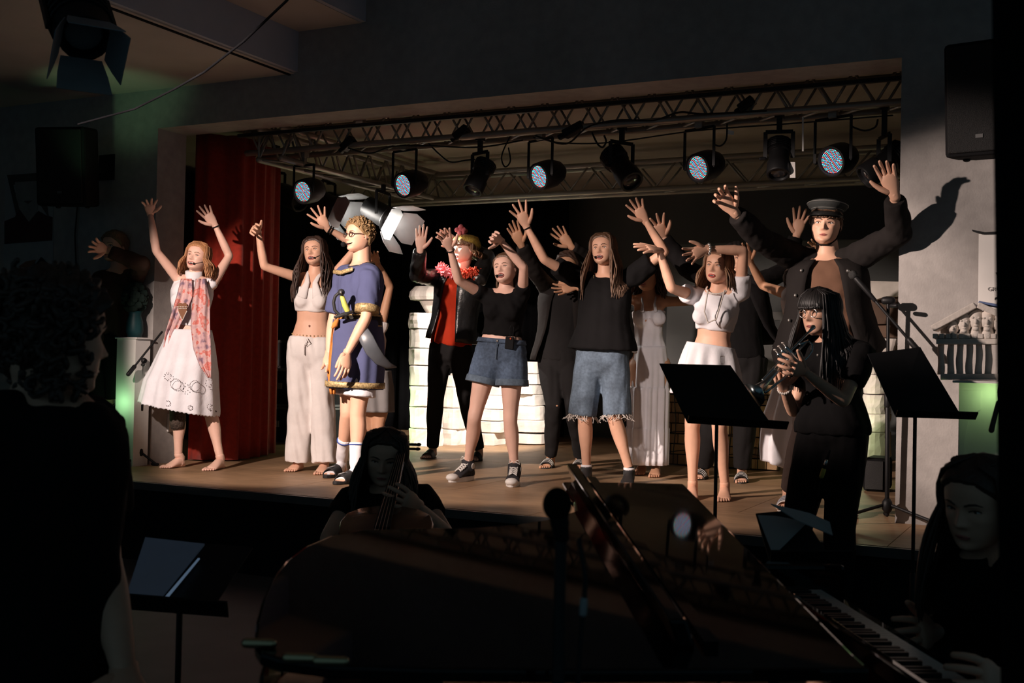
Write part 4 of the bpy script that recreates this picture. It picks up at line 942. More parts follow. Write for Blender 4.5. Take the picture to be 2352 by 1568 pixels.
def torsopush(P, infl=.03):
    class T: pass
    t = T()
    def push(q):
        d = q-P.P; s = d@P.u/P.L
        if s > 1.0 or s < -.2: return q
        a, b = lv(P, P.lev, s); a += infl; b += infl; x = d@P.x; y = d@P.f; r = math.hypot(x/a, y/b)
        if P.sex == 'f' and .5 < s < .85 and y > 0: b += .045
        r = math.hypot(x/a, y/b)
        if r < 1 and r > 1e-6: return P.P+P.u*(s*P.L)+P.x*x/r+P.f*y/r
        return q
    t.push = push; return t
def bracelet(P, i, m, t=.92, r=.03, th=.005, name='bracelet', beads=0):
    e, w_ = P.arm[i][:2]; c = lerp(e, w_, t); d = nrm(w_-e); x = nrm(np.cross(d, A(.3, .2, .9))); y = np.cross(d, x); v = V()
    if beads:
        for q in range(beads): a = q*2*math.pi/beads; v.ell(c+r*(math.cos(a)*x+math.sin(a)*y), th*1.4, n=6)
    else: v.tube([c+r*(math.cos(a)*x+math.sin(a)*y) for a in np.linspace(0, 2*math.pi, 17)], th, 6, rnd=False)
    return obj(name, v, m, P.e, smooth=True)
def headset(P, side=-1, foam=.014):
    hd = P.hd; H = hd.H
    v = V().tube([hd.w((side*.345, -.02, .02)), hd.w((side*.335, .1, -.14)), hd.on(side*.22, .25, .012), hd.on(side*.13, .19, .03)], .0022, 5).ell(hd.on(side*.125, .19, .035), foam, n=8)
    obj('headset_microphone', v, BLACK, P.e, smooth=True)
def longhair(P, col, length, n=150, lo=.80, seed=1, **k):
    v = V(); k['rad'] = k.get('rad', .007)*.68; scalp(P.hd, v, .042, lo, .06, .003, seed); strands(P.hd, v, int(n*1.9), length, seed, torso=torsopush(P), **k)
    return obj('hair', v, HAIR[col], P.e, smooth=True)
# ------------------------------------------------------------------ fabrics
WHITE = fabric('white', (.80, .79, .83), .3, 22); LINEN = fabric('linen', (.80, .75, .73), .35, 20); EYELET = fabric('eyelet', (.80, .79, .84), .35, 30)
BLKT = fabric('black', (.007, .0065, .007), .3, 20); CHAR = fabric('charcoal', (.016, .015, .0155), .3, 20); BROWN = fabric('brown_tee', (.16, .085, .055), .3, 18)
SUIT = fabric('dark_suit', (.017, .0145, .014), .3, 20); SUITB = fabric('black_suit', (.009, .008, .0085), .3, 20); BLUE = fabric('blue_tunic', (.085, .095, .19), .3, 16)
LEATH = mat('leather', (.012, .012, .013), .32, bump=.45, bscale=22, spec=.6); REDS = fabric('red_shirt', (.45, .035, .012), .3, 20)
DENIM = streak(mat('denim', (.062, .092, .145), .85, var=.25, scale=60, bump=.3, bscale=24), 7, .35, .65, (.75, 1.5)); DENIML = streak(mat('denim_light', (.085, .118, .16), .85, var=.2, scale=60, bump=.3, bscale=20), 6, .35, .65, (.75, 1.5))
ORANGE = fabric('orange_sash', (.50, .20, .05), .3, 18); RUB = mat('rubber_black', (.02, .02, .021), .6); RUBW = mat('rubber_white', (.75, .72, .69), .55)
PEARL = mat('pearl', (.75, .68, .62), .25, spec=.6, var=.03); SILV = mat('silver', (.6, .58, .55), .25, metal=.9)
FLOR = mat('floral_scarf', (.62, .40, .40), .85, bump=.25, bscale=24)
_t = FLOR.node_tree; _r = [n for n in _t.nodes if n.type == 'VALTORGB'][0].color_ramp; _n = [n for n in _t.nodes if n.type == 'TEX_NOISE'][0]; _n.inputs['Scale'].default_value = 14; _n.inputs['Detail'].default_value = 3
for p_, c_ in ((.36, (.26, .17, .22)), (.41, (.56, .34, .36)), (.53, (.66, .44, .42)), (.58, (.60, .14, .11)), (.64, (.66, .30, .27))):
    el = _r.elements.new(p_); el.color = (*c_, 1)
_r.elements[0].color = (.24, .17, .24, 1); _r.elements[-1].color = (.66, .45, .44, 1)
def ribbon(P, name, m, pts, D, seed=0, folds=3, amp=.012, thick=.004, nu=13, nv=30, parent=None):
    """hanging cloth strip: pts (x, y, halfwidth px, depth offset)"""
    pts = np.array(pts, float); s = np.linspace(0, len(pts)-1, nv); g = np.random.default_rng(seed); ph = g.uniform(0, 6, 2); G = []
    for q in s:
        i = min(int(q), len(pts)-2); x, y, w_, dd = lerp(pts[i], pts[i+1], q-i); row = []
        for u in np.linspace(-1, 1, nu): row.append(U(x+u*w_, y, D+dd+amp*math.sin(folds*u*math.pi+ph[0]+q*.5)+.5*amp*math.sin(5*u+ph[1]+q*1.3)))
        G.append(row)
    return obj(name, V().grid(G), m, parent or P.e, smooth=True, solid=thick)
G_ = dict
# ------------------------------------------------------------------ girl in white skirt and floral scarf
P = fig('person', 'smiling girl with red-blond hair in white eyelet skirt and floral scarf, both arms raised', 8.62, 'f', (445, 640), (428, 800), ((411, 642), (487, 652)), 18,
        [G_(e=(359, 577, -1), w=(345, 490, -1), h=(343, 453, -1), thumb=1, spread=.3), G_(e=(527, 588, 1), w=(494, 517, -1), h=(464, 474, -1), thumb=-1, spread=.25)],
        [G_(kf=.5005, k=(408, 945), heel=(420, 1072), toe=(376, 1076)), G_(kf=.5005, k=(482, 945), heel=(526, 1072), toe=(476, 1082))], 'fair', .97, (455, 590, 28, 8, 8), .218, op=.5)
face(P, P.hd, 'smile', LIP, 'ash', 'squint', 1.15); longhair(P, 'blond', .15, 170, .80, 11, amin=1.05, rad=.006, wav=.008, flow=(0, 0, 0))
tee(P, 'sleeveless_top', WHITE, .33, .96, .012, 0, 0, seed=3, amp=.004)
obj('turtleneck', V().tube([P.N-P.u*.03, P.N+P.u*.015, P.N+P.u*.055+P.hd.f*.012], [.075, .064, .062], 18, rnd=False), WHITE, P.e, smooth=True)
sk = skirt(P, 'eyelet_skirt', EYELET, [(436, 757, 42, 0), (434, 790, 50, 2), (425, 850, 66, 6), (418, 880, 73, 9), (414, 930, 80, 15), (413, 937, 81, 16)], 13, .012, 3, .92, scal=.008, infl=.02)
hol = V(); hol2 = V()
for cx_, cy_, r_, n_ in ((404, 882, 12, 22), (448, 886, 12, 24), (385, 864, 8, 10), (385, 926, 6, 10), (437, 936, 5, 9), (482, 934, 6, 9), (424, 890, 10, 9), (480, 880, 8, 8)):
    for q in range(n_):
        a = q*2*math.pi/n_; x_ = cx_+r_*math.cos(a); y_ = cy_+r_*math.sin(a); cc = (x_-414)/80
        hol.ell(U(x_, y_, DEP(P.P)-.265*math.sqrt(max(0, 1-cc*cc))*.98-.010), (.0035, .004, .0035), n=5)
obj('eyelet_holes', hol, mat('eyelet_dark', (.16, .13, .13), .9), sk, kind='stuff')
lg = V(); kn, an_, he, to = P.leg[0]; lg.tube([lerp(P.hip[0], kn, .85), kn, lerp(kn, an_, .18), lerp(kn, an_, .40)], [.060, .058, .060, .05], 16, rnd=False)
kn, an_, he, to = P.leg[1]; lg.tube([lerp(P.hip[1], kn, .85), kn, lerp(kn, an_, .05)], [.060, .057, .056], 16, rnd=False)
obj('lace_leggings', lg, mat('brown_lace', (.07, .05, .04), .9, var=.5, scale=90, bump=.6, bscale=80), P.e, smooth=True)
ribbon(P, 'floral_scarf', FLOR, [(428, 640, 12, -.10), (424, 680, 18, -.15), (408, 725, 16, -.15), (392, 765, 13, -.13), (384, 800, 8, -.13)], 8.62, 1, 2, .014)
ribbon(P, 'floral_scarf', FLOR, [(462, 640, 12, -.10), (462, 690, 20, -.16), (460, 745, 22, -.17), (464, 800, 20, -.19), (472, 840, 13, -.2), (481, 868, 3, -.2)], 8.62, 2, 2, .014)
hp = [U(x, y, 8.62-.165) for x, y in ((409, 699), (414, 695), (420, 697), (426, 695), (431, 699), (430, 715), (420, 736), (411, 716))]
pe = obj('gingerbread_heart', V().prism(hp, -FW*.012), mat('gingerbread', (.22, .09, .04), .7), P.e, bevel=.003)
v = V()
for q in range(9): v.ell(lerp(hp[6], hp[5], q/8)-FW*.014, .004, n=6).ell(lerp(hp[6], hp[7], q/8)-FW*.014, .004, n=6)
for q in range(7): v.ell(lerp(hp[0], hp[4], q/6)-FW*.014-Z*.018, .0045, n=6).ell(lerp(hp[0], hp[4], (q+.5)/7)-FW*.014-Z*.03, .004, n=6)
obj('icing', v, TEETH, pe); bracelet(P, 1, CHAR, .95, .028, .004); headset(P, 1, .008)
# ------------------------------------------------------------------ girl in white linen trousers
P = fig('person', 'dark-haired singing girl in cropped white halter top and wide linen trousers', 8.55, 'f', (724, 634), (716, 800), ((688, 638), (762, 640)), 16,
        [G_(e=(607, 612, -1), w=(593, 533, -1), h=(572, 517, -1), thumb=1, curl=.8), G_(e=(822, 566, 1), w=(752, 524, -1), h=(722, 478, -1), thumb=-1, spread=.45, curl=.12)],
        [G_(k=(690, 935), heel=(690, 1079), toe=(664, 1084)), G_(k=(742, 935), heel=(748, 1083), toe=(733, 1091))], 'light', .97, (723, 578, 22, 8, -6), .218, op=.6)
face(P, P.hd, 'open', LIP, 'brown', 'open', 1.0); longhair(P, 'brown', .36, 200, .82, 21, amin=.95, rad=.0065, wav=.016, fwd=.03)
tee(P, 'halter_top', LINEN, .50, .84, .014, 0, 0, seed=5, amp=.005)
nk = lerp(P.N, P.P, -.04)
for s in (-1, 1): obj('halter_strap', V().tube([pt(P, .70)+P.x*s*.06+P.f*.122, pt(P, .80)+P.x*s*.045+P.f*.118, pt(P, .90)+P.x*s*.03+P.f*.100, pt(P, .98)+P.x*s*.04+P.f*.068, pt(P, 1.06)+P.x*s*.056+P.f*.01], [.04, .03, .02, .014, .012], 10, ref=P.f, asp=.3), LINEN, P.e, smooth=True)
tr = bottoms(P, 'linen_trousers', LINEN, .16, 2.0, .014, seed=7, amp=.008, wide=([0, .3, .6, 1, 1.5, 2], [.098, .098, .092, .088, .092, .102]))
ch = V(); n_ = 34
for q in range(n_):
    a = q*2*math.pi/n_; aa, bb = lv(P, P.lev, .20); ch.ell(pt(P, .195-.02*math.sin(a))+P.x*(aa+.006)*math.cos(a)+P.f*(bb+.008)*math.sin(a), .0052, n=6)
obj('waist_chain', ch, GOLDT, P.e, smooth=True)
w0 = pt(P, .14)+P.f*.135
obj('drawstring', V().tube([w0, w0+P.x*.02+P.f*.01-Z*.03, w0-P.x*.01+P.f*.01-Z*.055, w0-Z*.02], .004, 6).tube([w0, w0-P.x*.02-Z*.06+P.f*.006, w0-P.x*.018-Z*.12], .004, 6), LINEN, P.e, smooth=True)
bracelet(P, 1, BLACK, .93, .027, .005); bracelet(P, 1, BLACK, .86, .029, .005); headset(P, 1, .007)
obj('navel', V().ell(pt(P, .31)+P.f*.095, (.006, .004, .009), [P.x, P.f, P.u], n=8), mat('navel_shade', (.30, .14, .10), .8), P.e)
# ------------------------------------------------------------------ man in blue tunic
P = fig('person', 'curly-haired man with glasses in blue roman tunic with sword belt, facing left', 8.0, 'm', (830, 606), (822, 800), ((792, 634), (852, 632)), 62,
        [G_(e=(765, 735, 1), w=(756, 812, -1), h=(757, 856, -1), thumb=1), G_(e=(841, 730, -1), w=(797, 812, -1), h=(788, 862, -1), thumb=-1, curl=.55, back=1, roll=25, spread=.04, tt=.35)],
        [lift(G_(k=(799, 948), heel=(793, 1090), toe=(748, 1098)), .014), lift(G_(k=(821, 953), heel=(828, 1106), toe=(770, 1113)), .014)], 'light', 1.06, (826, 541, 58, 2, 0), .232, toes=False, op=0, wk=.92)
face(P, P.hd, 'closed', LIP, 'ash'); v = V(); scalp(P.hd, v, .055, .80, .12, .006, 5); g = np.random.default_rng(4)
for q in range(260):
    a = g.uniform(-math.pi, math.pi); z = g.uniform(hline(a, .80, .12), 1.0); w_, f_, b_ = _tab(_w, z), _tab(_yf, z), _tab(_yb, z); y_ = f_*abs(math.cos(a)) if math.cos(a) > 0 else b_*abs(math.cos(a))
    c = P.hd.w((w_*math.sin(a)*1.13, y_*1.13, z-.5+.05)); ph = g.uniform(0, 6); d1 = nrm(g.normal(size=3)); d2 = nrm(np.cross(d1, g.normal(size=3)))
    v.tube([c+.009*(math.cos(t+ph)*d1+math.sin(t+ph)*d2)+d1*.002*t for t in np.linspace(0, 5, 7)], .0045, 5)
obj('hair', v, HAIR['curly'], P.e, smooth=True)
gl = V(); hd = P.hd
for k_ in (-1, 1):
    gl.tube([hd.w((k_*.145+.088*math.cos(t), .405, -.015+.07*math.sin(t))) for t in np.linspace(0, 2*math.pi, 21)], .0028, 6, rnd=False).tube([hd.w((k_*.232, .40, .0)), hd.w((k_*.34, .2, .015)), hd.w((k_*.35, -.03, .0))], .0025, 6)
gl.tube([hd.w((-.058, .41, .0)), hd.w((.058, .41, .0))], .0025, 6); obj('glasses', gl, mat('tortoise', (.05, .025, .02), .3), P.e, smooth=True)
obj('laurel_wreath', V().tube([hd.w((.36*math.sin(a), -.06-.36*math.cos(a)*-1, .30)) for a in np.linspace(2.0, 4.4, 12)], .010, 6), GOLD, P.e, smooth=True)
mb = hd.on(-.10, .19, .12); obj('headset_microphone', V().ell(mb, .019, n=10).tube([mb, hd.on(.13, .22, .02), hd.w((.35, .0, -.05))], .003, 5), BLACK, P.e, smooth=True)
tu = tee(P, 'tunic', BLUE, -.25, .97, .022, .86, .030, seed=9, amp=.007, vox=.012)
sk = skirt(P, 'tunic_skirt', BLUE, [(822, 735, 47, 0), (822, 780, 51, 1), (820, 840, 53, 2), (816, 892, 53, 2)], 11, .008, 4, 1.1, D=8.0, infl=.026)
def band(P, t0, t1, infl, m, name, parent=None):
    an = np.arange(40)*2*math.pi/40; R = []
    for t in (t0, t1):
        a, b = lv(P, P.lev, t); s = (abs(np.cos(an))**2.5+abs(np.sin(an))**2.5)**(-1/2.5); R.append(pt(P, t)+np.outer(np.cos(an)*s*(a+infl), P.x)+np.outer(np.sin(an)*s*(b+infl), P.f))
    return obj(name, V().rings(R, cap=False), m, parent or P.e, smooth=True, solid=.006)
b_ = band(P, .27, .40, .034, mat('belt_leather', (.015, .014, .013), .4), 'sword_belt'); band(P, .268, .285, .037, GOLDT, 'belt_trim', b_); band(P, .385, .402, .037, GOLDT, 'belt_trim', b_)
e_, w_ = P.arm[1][:2]; c1 = lerp(P.S[1], e_, .80); d1 = nrm(e_-P.S[1]); obj('sleeve_trim', V().tube([c1-d1*.022, c1+d1*.022], [.085, .083], 20, rnd=False), GOLDT, P.e, smooth=True)
obj('neck_trim', V().tube([P.N+.082*(math.cos(t)*P.x+math.sin(t)*P.f)*A(1, 1, 1)+P.u*(-.005-.03*max(0, math.sin(t))) for t in np.linspace(0, 2*math.pi, 25)], .016, 8, rnd=False), mat('tunic_trim', (.03, .028, .03), .7), P.e, smooth=True)
obj('chest_trim', V().tube([pt(P, .90)-P.x*.16+P.f*.13, pt(P, .88)+P.f*.155, pt(P, .92)+P.x*.1+P.f*.12], .015, 8, ref=P.f, asp=.4), GOLDT, P.e, smooth=True)
skirt(P, 'hem_trim', GOLDT, [(816, 876, 53, 2), (816, 889, 53, 2)], 11, 0, 4, 1.1, D=8.0, infl=.044, nz=3, thick=.006)
bottoms(P, 'white_shorts', WHITE, -.1, .70, .004, .004, .034, seed=12, amp=.003)
ribbon(P, 'orange_sash', ORANGE, [(782, 722, 8, -.12), (771, 745, 7, -.13), (766, 800, 8, -.13), (762, 860, 10, -.12), (764, 905, 6, -.12)], 8.0, 4, 2, .01)
obj('orange_sash', V().tube([U(775, 735, 7.82), U(770, 745, 7.81), U(764, 752, 7.82)], [.012, .022, .01], 8), ORANGE, P.e, smooth=True)
v = V()
for i in (0, 1):
    kn, an_, he, to = P.leg[i]; so_ = V(); so_.tube([lerp(kn, an_, .55), lerp(kn, an_, .8), an_], [.050, .044, .044], 16, rnd=False); foot(so_, he, to, an_, 1.16, toes=False, rad=1.08)
    s_o = obj('sock', remesh(so_, .009, 4, .5, 3, .002), WHITE, P.e); obj('sock_stripe', V().tube([lerp(kn, an_, .59), lerp(kn, an_, .61)], .0525, 16, rnd=False), mat('sock_blue', (.05, .09, .35), .8), s_o, smooth=True)
    shoe_slide(P, i, RUB, mat('grey_stripe', (.30, .30, .30), .6), 0)
    d_ = nrm(to-he); sd = np.cross(d_, Z); L = np.linalg.norm(to-he); q_ = V()
    for k_ in range(3): q_.bar(he+d_*L*(.60+.045*k_)+Z*.064-sd*.012+Z*.0, he+d_*L*(.66+.045*k_)+Z*(.058-.004*k_)+sd*.018*(1+.4*k_), .009, .004)
    obj('shoe_stripe', q_, mat('stripe_grey', (.32, .32, .32), .6), P.e)
sw = empty('toy_sword', U(808, 735, 7.74), 'grey plastic toy sabre with yellow grip tucked in the tunic belt', 'toy sword')
bl = [U(x, y, 8.0+d) for x, y, d in ((826, 748, -.20), (842, 778, -.26), (855, 803, -.25), (873, 826, -.2), (892, 839, -.15), (911, 843, -.1))]
obj('blade', V().tube(bl, [.04, .05, .05, .042, .026, .004], 12, ref=FW, asp=.25), mat('grey_plastic', (.10, .11, .125), .35), sw, smooth=True)
gr = [U(x, y, 7.76) for x, y in ((786, 682), (792, 700), (799, 716))]; obj('grip', V().tube(gr, [.016, .02, .018], 10), mat('yellow_grip', (.55, .55, .12), .5), sw, smooth=True)
obj('guard', V().tube([U(x, y, 7.74) for x, y in ((797, 722), (780, 724), (769, 712), (766, 694), (770, 680), (780, 671), (788, 672))], .011, 8), RUB, sw, smooth=True)
obj('pommel', V().ell(U(784, 671, 7.74), .024, n=10), RUB, sw, smooth=True); obj('pommel_eye', V().ell(U(783, 671, 7.717), .010, n=8), SILV, sw, smooth=True)
obj('crossguard', V().tube([U(770, 728, 7.74), U(790, 722, 7.74), U(808, 716, 7.76)], [.010, .014, .012], 8), RUB, sw, smooth=True)
# ------------------------------------------------------------------ girl half hidden behind the tunic
P = fig('person', 'girl mostly hidden behind the man in blue tunic, one bent bare arm raised', 9.0, 'f', (842, 752), (850, 905), ((822, 760), (874, 752)), 10,
        [None, G_(e=(896, 658, -1), w=(866, 603, -1), h=(851, 572, -1), thumb=-1, curl=.4)], [G_(k=(848, 985), heel=(838, 1062), toe=(828, 1072)), G_(k=(868, 985), heel=(872, 1064), toe=(866, 1075))], 'tan', .92, (838, 705, 20, 0, 0), .21)
longhair(P, 'mid', .15, 90, .8, 31, rad=.008); face(P, P.hd, 'closed'); tee(P, 'ruffled_top', LINEN, .2, .95, .012, .15, .02, seed=14)
skirt(P, 'grey_skirt', fabric('grey_skirt', (.22, .21, .21)), [(852, 850, 36, 0), (856, 890, 38, 0), (860, 945, 34, 0)], 9, .008, 9, 1.0, infl=.035)
# ------------------------------------------------------------------ performer with gold hat
P = fig('person', 'performer in black leather jacket, red shirt and gold sequin hat with pink comb', 9.88, 'm', (1058, 628), (1036, 790), ((1010, 640), (1098, 640)), 30,
        [G_(e=(958, 632, -1), w=(965, 574, -1), h=(970, 507, -1), thumb=1, spread=.12, curl=.1), G_(e=(1120, 590, 1), w=(1052, 560, 1), h=(1008, 532, 1), thumb=-1)],
        [G_(k=(1000, 915), heel=(1002, 1047), toe=(976, 1054)), G_(k=(1074, 925), heel=(1108, 1052), toe=(1086, 1060))], 'fair', 1.04, (1066, 572, 48, 2, 0), .235, toes=True, op=.2)
face(P, P.hd, 'open', LIP, 'mid', 'open', .5); v = V(); scalp(P.hd, v, .05, .74, .10, .004, 3); strands(P.hd, v, 70, .02, 5, amin=.0, amax=1.4, rad=.008, wav=.006, zs=(.985, .93, .86, .80, .74, .68), offs=(.045, .07), spread=0); strands(P.hd, v, 60, .07, 6, amin=1.5, rad=.008); obj('hair', v, HAIR['ash'], P.e, smooth=True)
v = V(); R = []; hd = P.hd; an = np.arange(24)*2*math.pi/24
for z, r, o in ((.14, .42, -.05), (.19, .52, -.09), (.28, .56, -.12), (.38, .53, -.13), (.47, .42, -.13), (.53, .22, -.12), (.545, .03, -.12)): R.append(hd.w(np.stack([np.cos(an)*r*.86, np.sin(an)*r+o, np.full(24, z)-.18*np.maximum(0, -np.sin(an))*(z < .4)], 1)))
ht = obj('gold_hat', v.rings(R), GOLD, P.e, smooth=True); v = V(); g = np.random.default_rng(2)
for q in range(26): v.ell(hd.w((g.normal()*.05, .12+g.normal()*.09, .56+abs(g.normal())*.10)), .022, n=7)
obj('pink_comb', v, mat('pink_tulle', (.85, .22, .25), .9, bump=.6, bscale=60), ht, smooth=True)
v = V(); v2 = V()
for q in range(700):
    t = g.random(); a = math.pi*(.02+.96*t); c = P.N+P.x*.17*math.cos(a)+P.f*(.10*math.sin(a)+.03)+Z*(.035-.05*math.sin(a)); d = nrm(g.normal(size=3))*g.uniform(.03, .06)
    (v if a > 1.3 else v2).tube([c, c+d*.6+g.normal(size=3)*.006, c+d], [.010, .011, .003], 5)
obj('feather_boa', v, mat('pink_feather', (.85, .18, .20), .9, bump=.7, bscale=50), P.e, smooth=True); obj('feather_boa', v2, mat('red_feather', (.75, .10, .05), .9, bump=.7, bscale=50), P.e, smooth=True)
tee(P, 'red_shirt', REDS, -.02, .96, .016, 0, seed=16, amp=.005); bottoms(P, 'black_trousers', CHAR, .1, 1.97, .012, .012, .014, seed=17, amp=.004)
jacket(P, 'leather_jacket', LEATH, .04, .97, .026, (.25, .55), .03, 1.95, .020, 18, amp=.007)
v = V(); zp = [pt(P, t)+P.f*.15+P.x*(-.08+.03*t) for t in np.linspace(.1, .9, 6)]; obj('zip', V().tube([pt(P, .6)-P.x*.13+P.f*.11, pt(P, .67)-P.x*.10+P.f*.13], .004, 6), CHROME, P.e)
for i in (0, 1): shoe_slide(P, i, RUB)
# ------------------------------------------------------------------ girl in denim shorts and sneakers
P = fig('person', 'laughing girl in black crop top, rolled denim shorts and black canvas sneakers', 7.96, 'f', (1162, 668), (1150, 810), ((1116, 680), (1200, 680)), 14,
        [G_(e=(1053, 644, -1), w=(1034, 571, -1), h=(1016, 526, -1), thumb=1, spread=.2), G_(e=(1203, 614, -1), w=(1150, 553, -1), h=(1118, 536, -1), thumb=-1, curl=.75)],
        [lift(G_(k=(1089, 962), heel=(1099, 1100), toe=(1034, 1108)), .022), lift(G_(k=(1172, 968), heel=(1188, 1104), toe=(1174, 1119)), .022)], 'fair', .97, (1160, 618, 24, 10, -8), .216, op=.7, toes=False)
face(P, P.hd, 'open', LIP, 'mid', 'squint', 1.15); v = V(); scalp(P.hd, v, .04, .82, .10, .002, 9); v.ell(P.hd.w((0, -.47, .1)), .045, n=12); strands(P.hd, v, 50, .14, 7, amin=2.3, rad=.007); obj('hair', v, HAIR['mid'], P.e, smooth=True)
tee(P, 'crop_top', BLKT, .27, .96, .012, .42, .012, seed=22, amp=.004)
bottoms(P, 'denim_shorts', DENIM, .20, .40, .014, .020, .034, seed=23, amp=.004)
for i in (0, 1):
    c = lerp(P.hip[i], P.leg[i][0], .385); d = nrm(P.leg[i][0]-P.hip[i]); obj('rolled_cuff', V().tube([c-d*.028, c+d*.018], [.118, .122], 26, rnd=False), DENIML, P.e, smooth=True, bevel=.004)
band(P, .155, .225, .020, DENIM, 'waistband'); obj('button', V().ell(pt(P, .19)+P.f*.125, (.009, .005, .009), [P.x, P.f, P.u], n=10), SILV, P.e)
obj('fly_seam', V().tube([pt(P, .15)+P.f*.136, pt(P, .02)+P.f*.140, pt(P, -.10)+P.f*.134], .003, 6), DENIML, P.e)
tp_ = pt(P, .17)+P.x*.085+P.f*.115; obj('radio_pack', V().box(tp_, (.06, .022, .085), [P.x, P.f, P.u]), BLACK, P.e, bevel=.005); obj('radio_pack_light', V().ell(tp_+P.f*.014+P.u*.03+P.x*.008, .007, n=8), mat('pack_red', (.55, .08, .03), .5), P.e)
obj('radio_pack_cable', V().tube([tp_+P.u*.04, tp_+P.u*.09-P.x*.01, tp_+P.u*.12], .003, 6).tube([tp_+P.u*.04+P.x*.02, tp_+P.u*.11+P.x*.02], .003, 6), BLACK, P.e)
def sneaker(P, i):
    kn, an_, he, to = P.leg[i]; d = nrm((to-he)*A(1, 1, 0)); sd = np.cross(d, Z); L = np.linalg.norm((to-he)[:2]); e = empty('sneaker', he); e.parent = P.e; e.location = [float(q) for q in (he-wloc(P.e))]
    v = V(); foot(v, he, to, an_, 1.22, toes=False, rad=1.14); v.tube([an_-Z*.05, an_+Z*.03], [.048, .046], 16, rnd=False); obj('upper', remesh(v, .008, 3), mat('canvas', (.025, .024, .028), .8), e)
    t = np.arange(26)*2*math.pi/26; pr = np.array([he+d*L*(.49+.545*math.cos(a))+sd*(.046+.004*math.cos(a))*math.sin(a) for a in t]); obj('sole', V().rings([pr-Z*.022, pr+Z*.012]), RUBW, e, bevel=.004)
    obj('toe_cap', V().ell(he+d*L*.90+Z*.012, (.046, .05, .028), [sd, d, Z]), RUBW, e, smooth=True); lv_ = V()
    for q in range(6):
        tt = .66-.075*q; z = np.interp(tt, [.2, .3, .45, .62, .7], [.135, .115, .083, .062, .05]); z2 = np.interp(tt-.05, [.15, .3, .45, .62, .7], [.14, .115, .083, .062, .05])
        lv_.tube([he+d*L*tt+sd*.026+Z*(z-.004), he+d*L*(tt-.02)+Z*(z+.012), he+d*L*(tt-.05)-sd*.026+Z*(z2-.004)], .0035, 5).tube([he+d*L*tt-sd*.026+Z*(z-.004), he+d*L*(tt-.02)+Z*(z+.012), he+d*L*(tt-.05)+sd*.026+Z*(z2-.004)], .0035, 5)
    k0 = he+d*L*.30+Z*.135
    for s in (-1, 1): lv_.tube([k0, k0+sd*s*.03+Z*.012+d*.01, k0+sd*s*.04-Z*.015+d*.015, k0+sd*.006*s+d*.01], .003, 5)
    obj('laces', lv_, RUBW, e); obj('ankle_patch', V().ell(an_+sd*.047*(1 if sd@FW < 0 else -1)+Z*(-.015), (.022, .022, .003), [d, Z, sd]), RUBW, e, smooth=True)
for i in (0, 1): sneaker(P, i)
bracelet(P, 0, BLACK, .95, .027, .004); headset(P, -1, .011)
# ------------------------------------------------------------------ dark-suited performer behind
P = fig('person', 'performer in black suit and ripped black trousers behind the girl in oversized t-shirt', 9.25, 'm', (1300, 655), (1290, 820), ((1258, 662), (1345, 662)), 10,
        [G_(e=(1226, 622, -1), w=(1197, 562, -1), h=(1176, 514, -1), thumb=1, spread=.15), G_(e=(1362, 600, 1), w=(1312, 566, -1), h=(1270, 518, -1), thumb=-1, spread=.25)],
        [G_(k=(1272, 930), heel=(1277, 1066), toe=(1250, 1076)), G_(k=(1318, 930), heel=(1338, 1066), toe=(1326, 1078))], 'tan', 1.03, (1304, 610, 15, 0, 0), .23)
face(P, P.hd, 'closed', LIP, 'brown'); v = V(); scalp(P.hd, v, .06, .78, .1, .005, 8); obj('hair', v, HAIR['brown'], P.e, smooth=True)
tee(P, 'black_shirt', CHAR, -.05, .97, .014, 0, seed=31); bottoms(P, 'black_trousers', CHAR, .1, 1.96, .012, .012, .012, seed=32, amp=.004)
jacket(P, 'black_jacket', SUIT, -.06, .97, .026, (.3, .75), .06, 1.95, .018, 33)
for i in (0, 1): shoe_slide(P, i, RUB, RUBW, 3)
for i in (0, 1): kn = P.leg[i][0]; obj('knee_rip', V().ell(kn-FW*.052+P.x*.005, (.03, .012, .014), [P.x, FW, Z]), P.skin, P.e, smooth=True)
# ------------------------------------------------------------------ long-haired singer in oversized tee
P = fig('person', 'long-haired singer in oversized black t-shirt and frayed knee-length denim shorts', 8.2, 'f', (1391, 634), (1384, 812), ((1322, 636), (1452, 636)), 12,
        [G_(e=(1250, 596, -1), w=(1210, 521, -1), h=(1187, 466, -1), thumb=1, spread=.4), G_(e=(1527, 578, -1), w=(1483, 507, -1), h=(1453, 458, -1), thumb=-1, spread=.3)],
        [G_(k=(1343, 962), heel=(1356, 1097), toe=(1334, 1109)), G_(k=(1411, 960), heel=(1452, 1101), toe=(1438, 1117))], 'light', 1.03, (1386, 573, 20, 6, -4), .228, op=.6, toes=False)
face(P, P.hd, 'open', LIP, 'brown', 'open', 1.0); longhair(P, 'mid', .36, 210, .83, 41, amin=.95, rad=.0065, wav=.010, fwd=.05)
tee(P, 'oversized_tshirt', BLKT, .05, .97, .02, .62, .035, seed=42, amp=.006, flare=([.05, .5, .97], [.075, .06, .02]), vox=.012)
bottoms(P, 'frayed_denim_shorts', DENIML, .12, .95, .016, .012, .030, seed=43, amp=.005, out=.022)
fr_ = V(); g = np.random.default_rng(9)
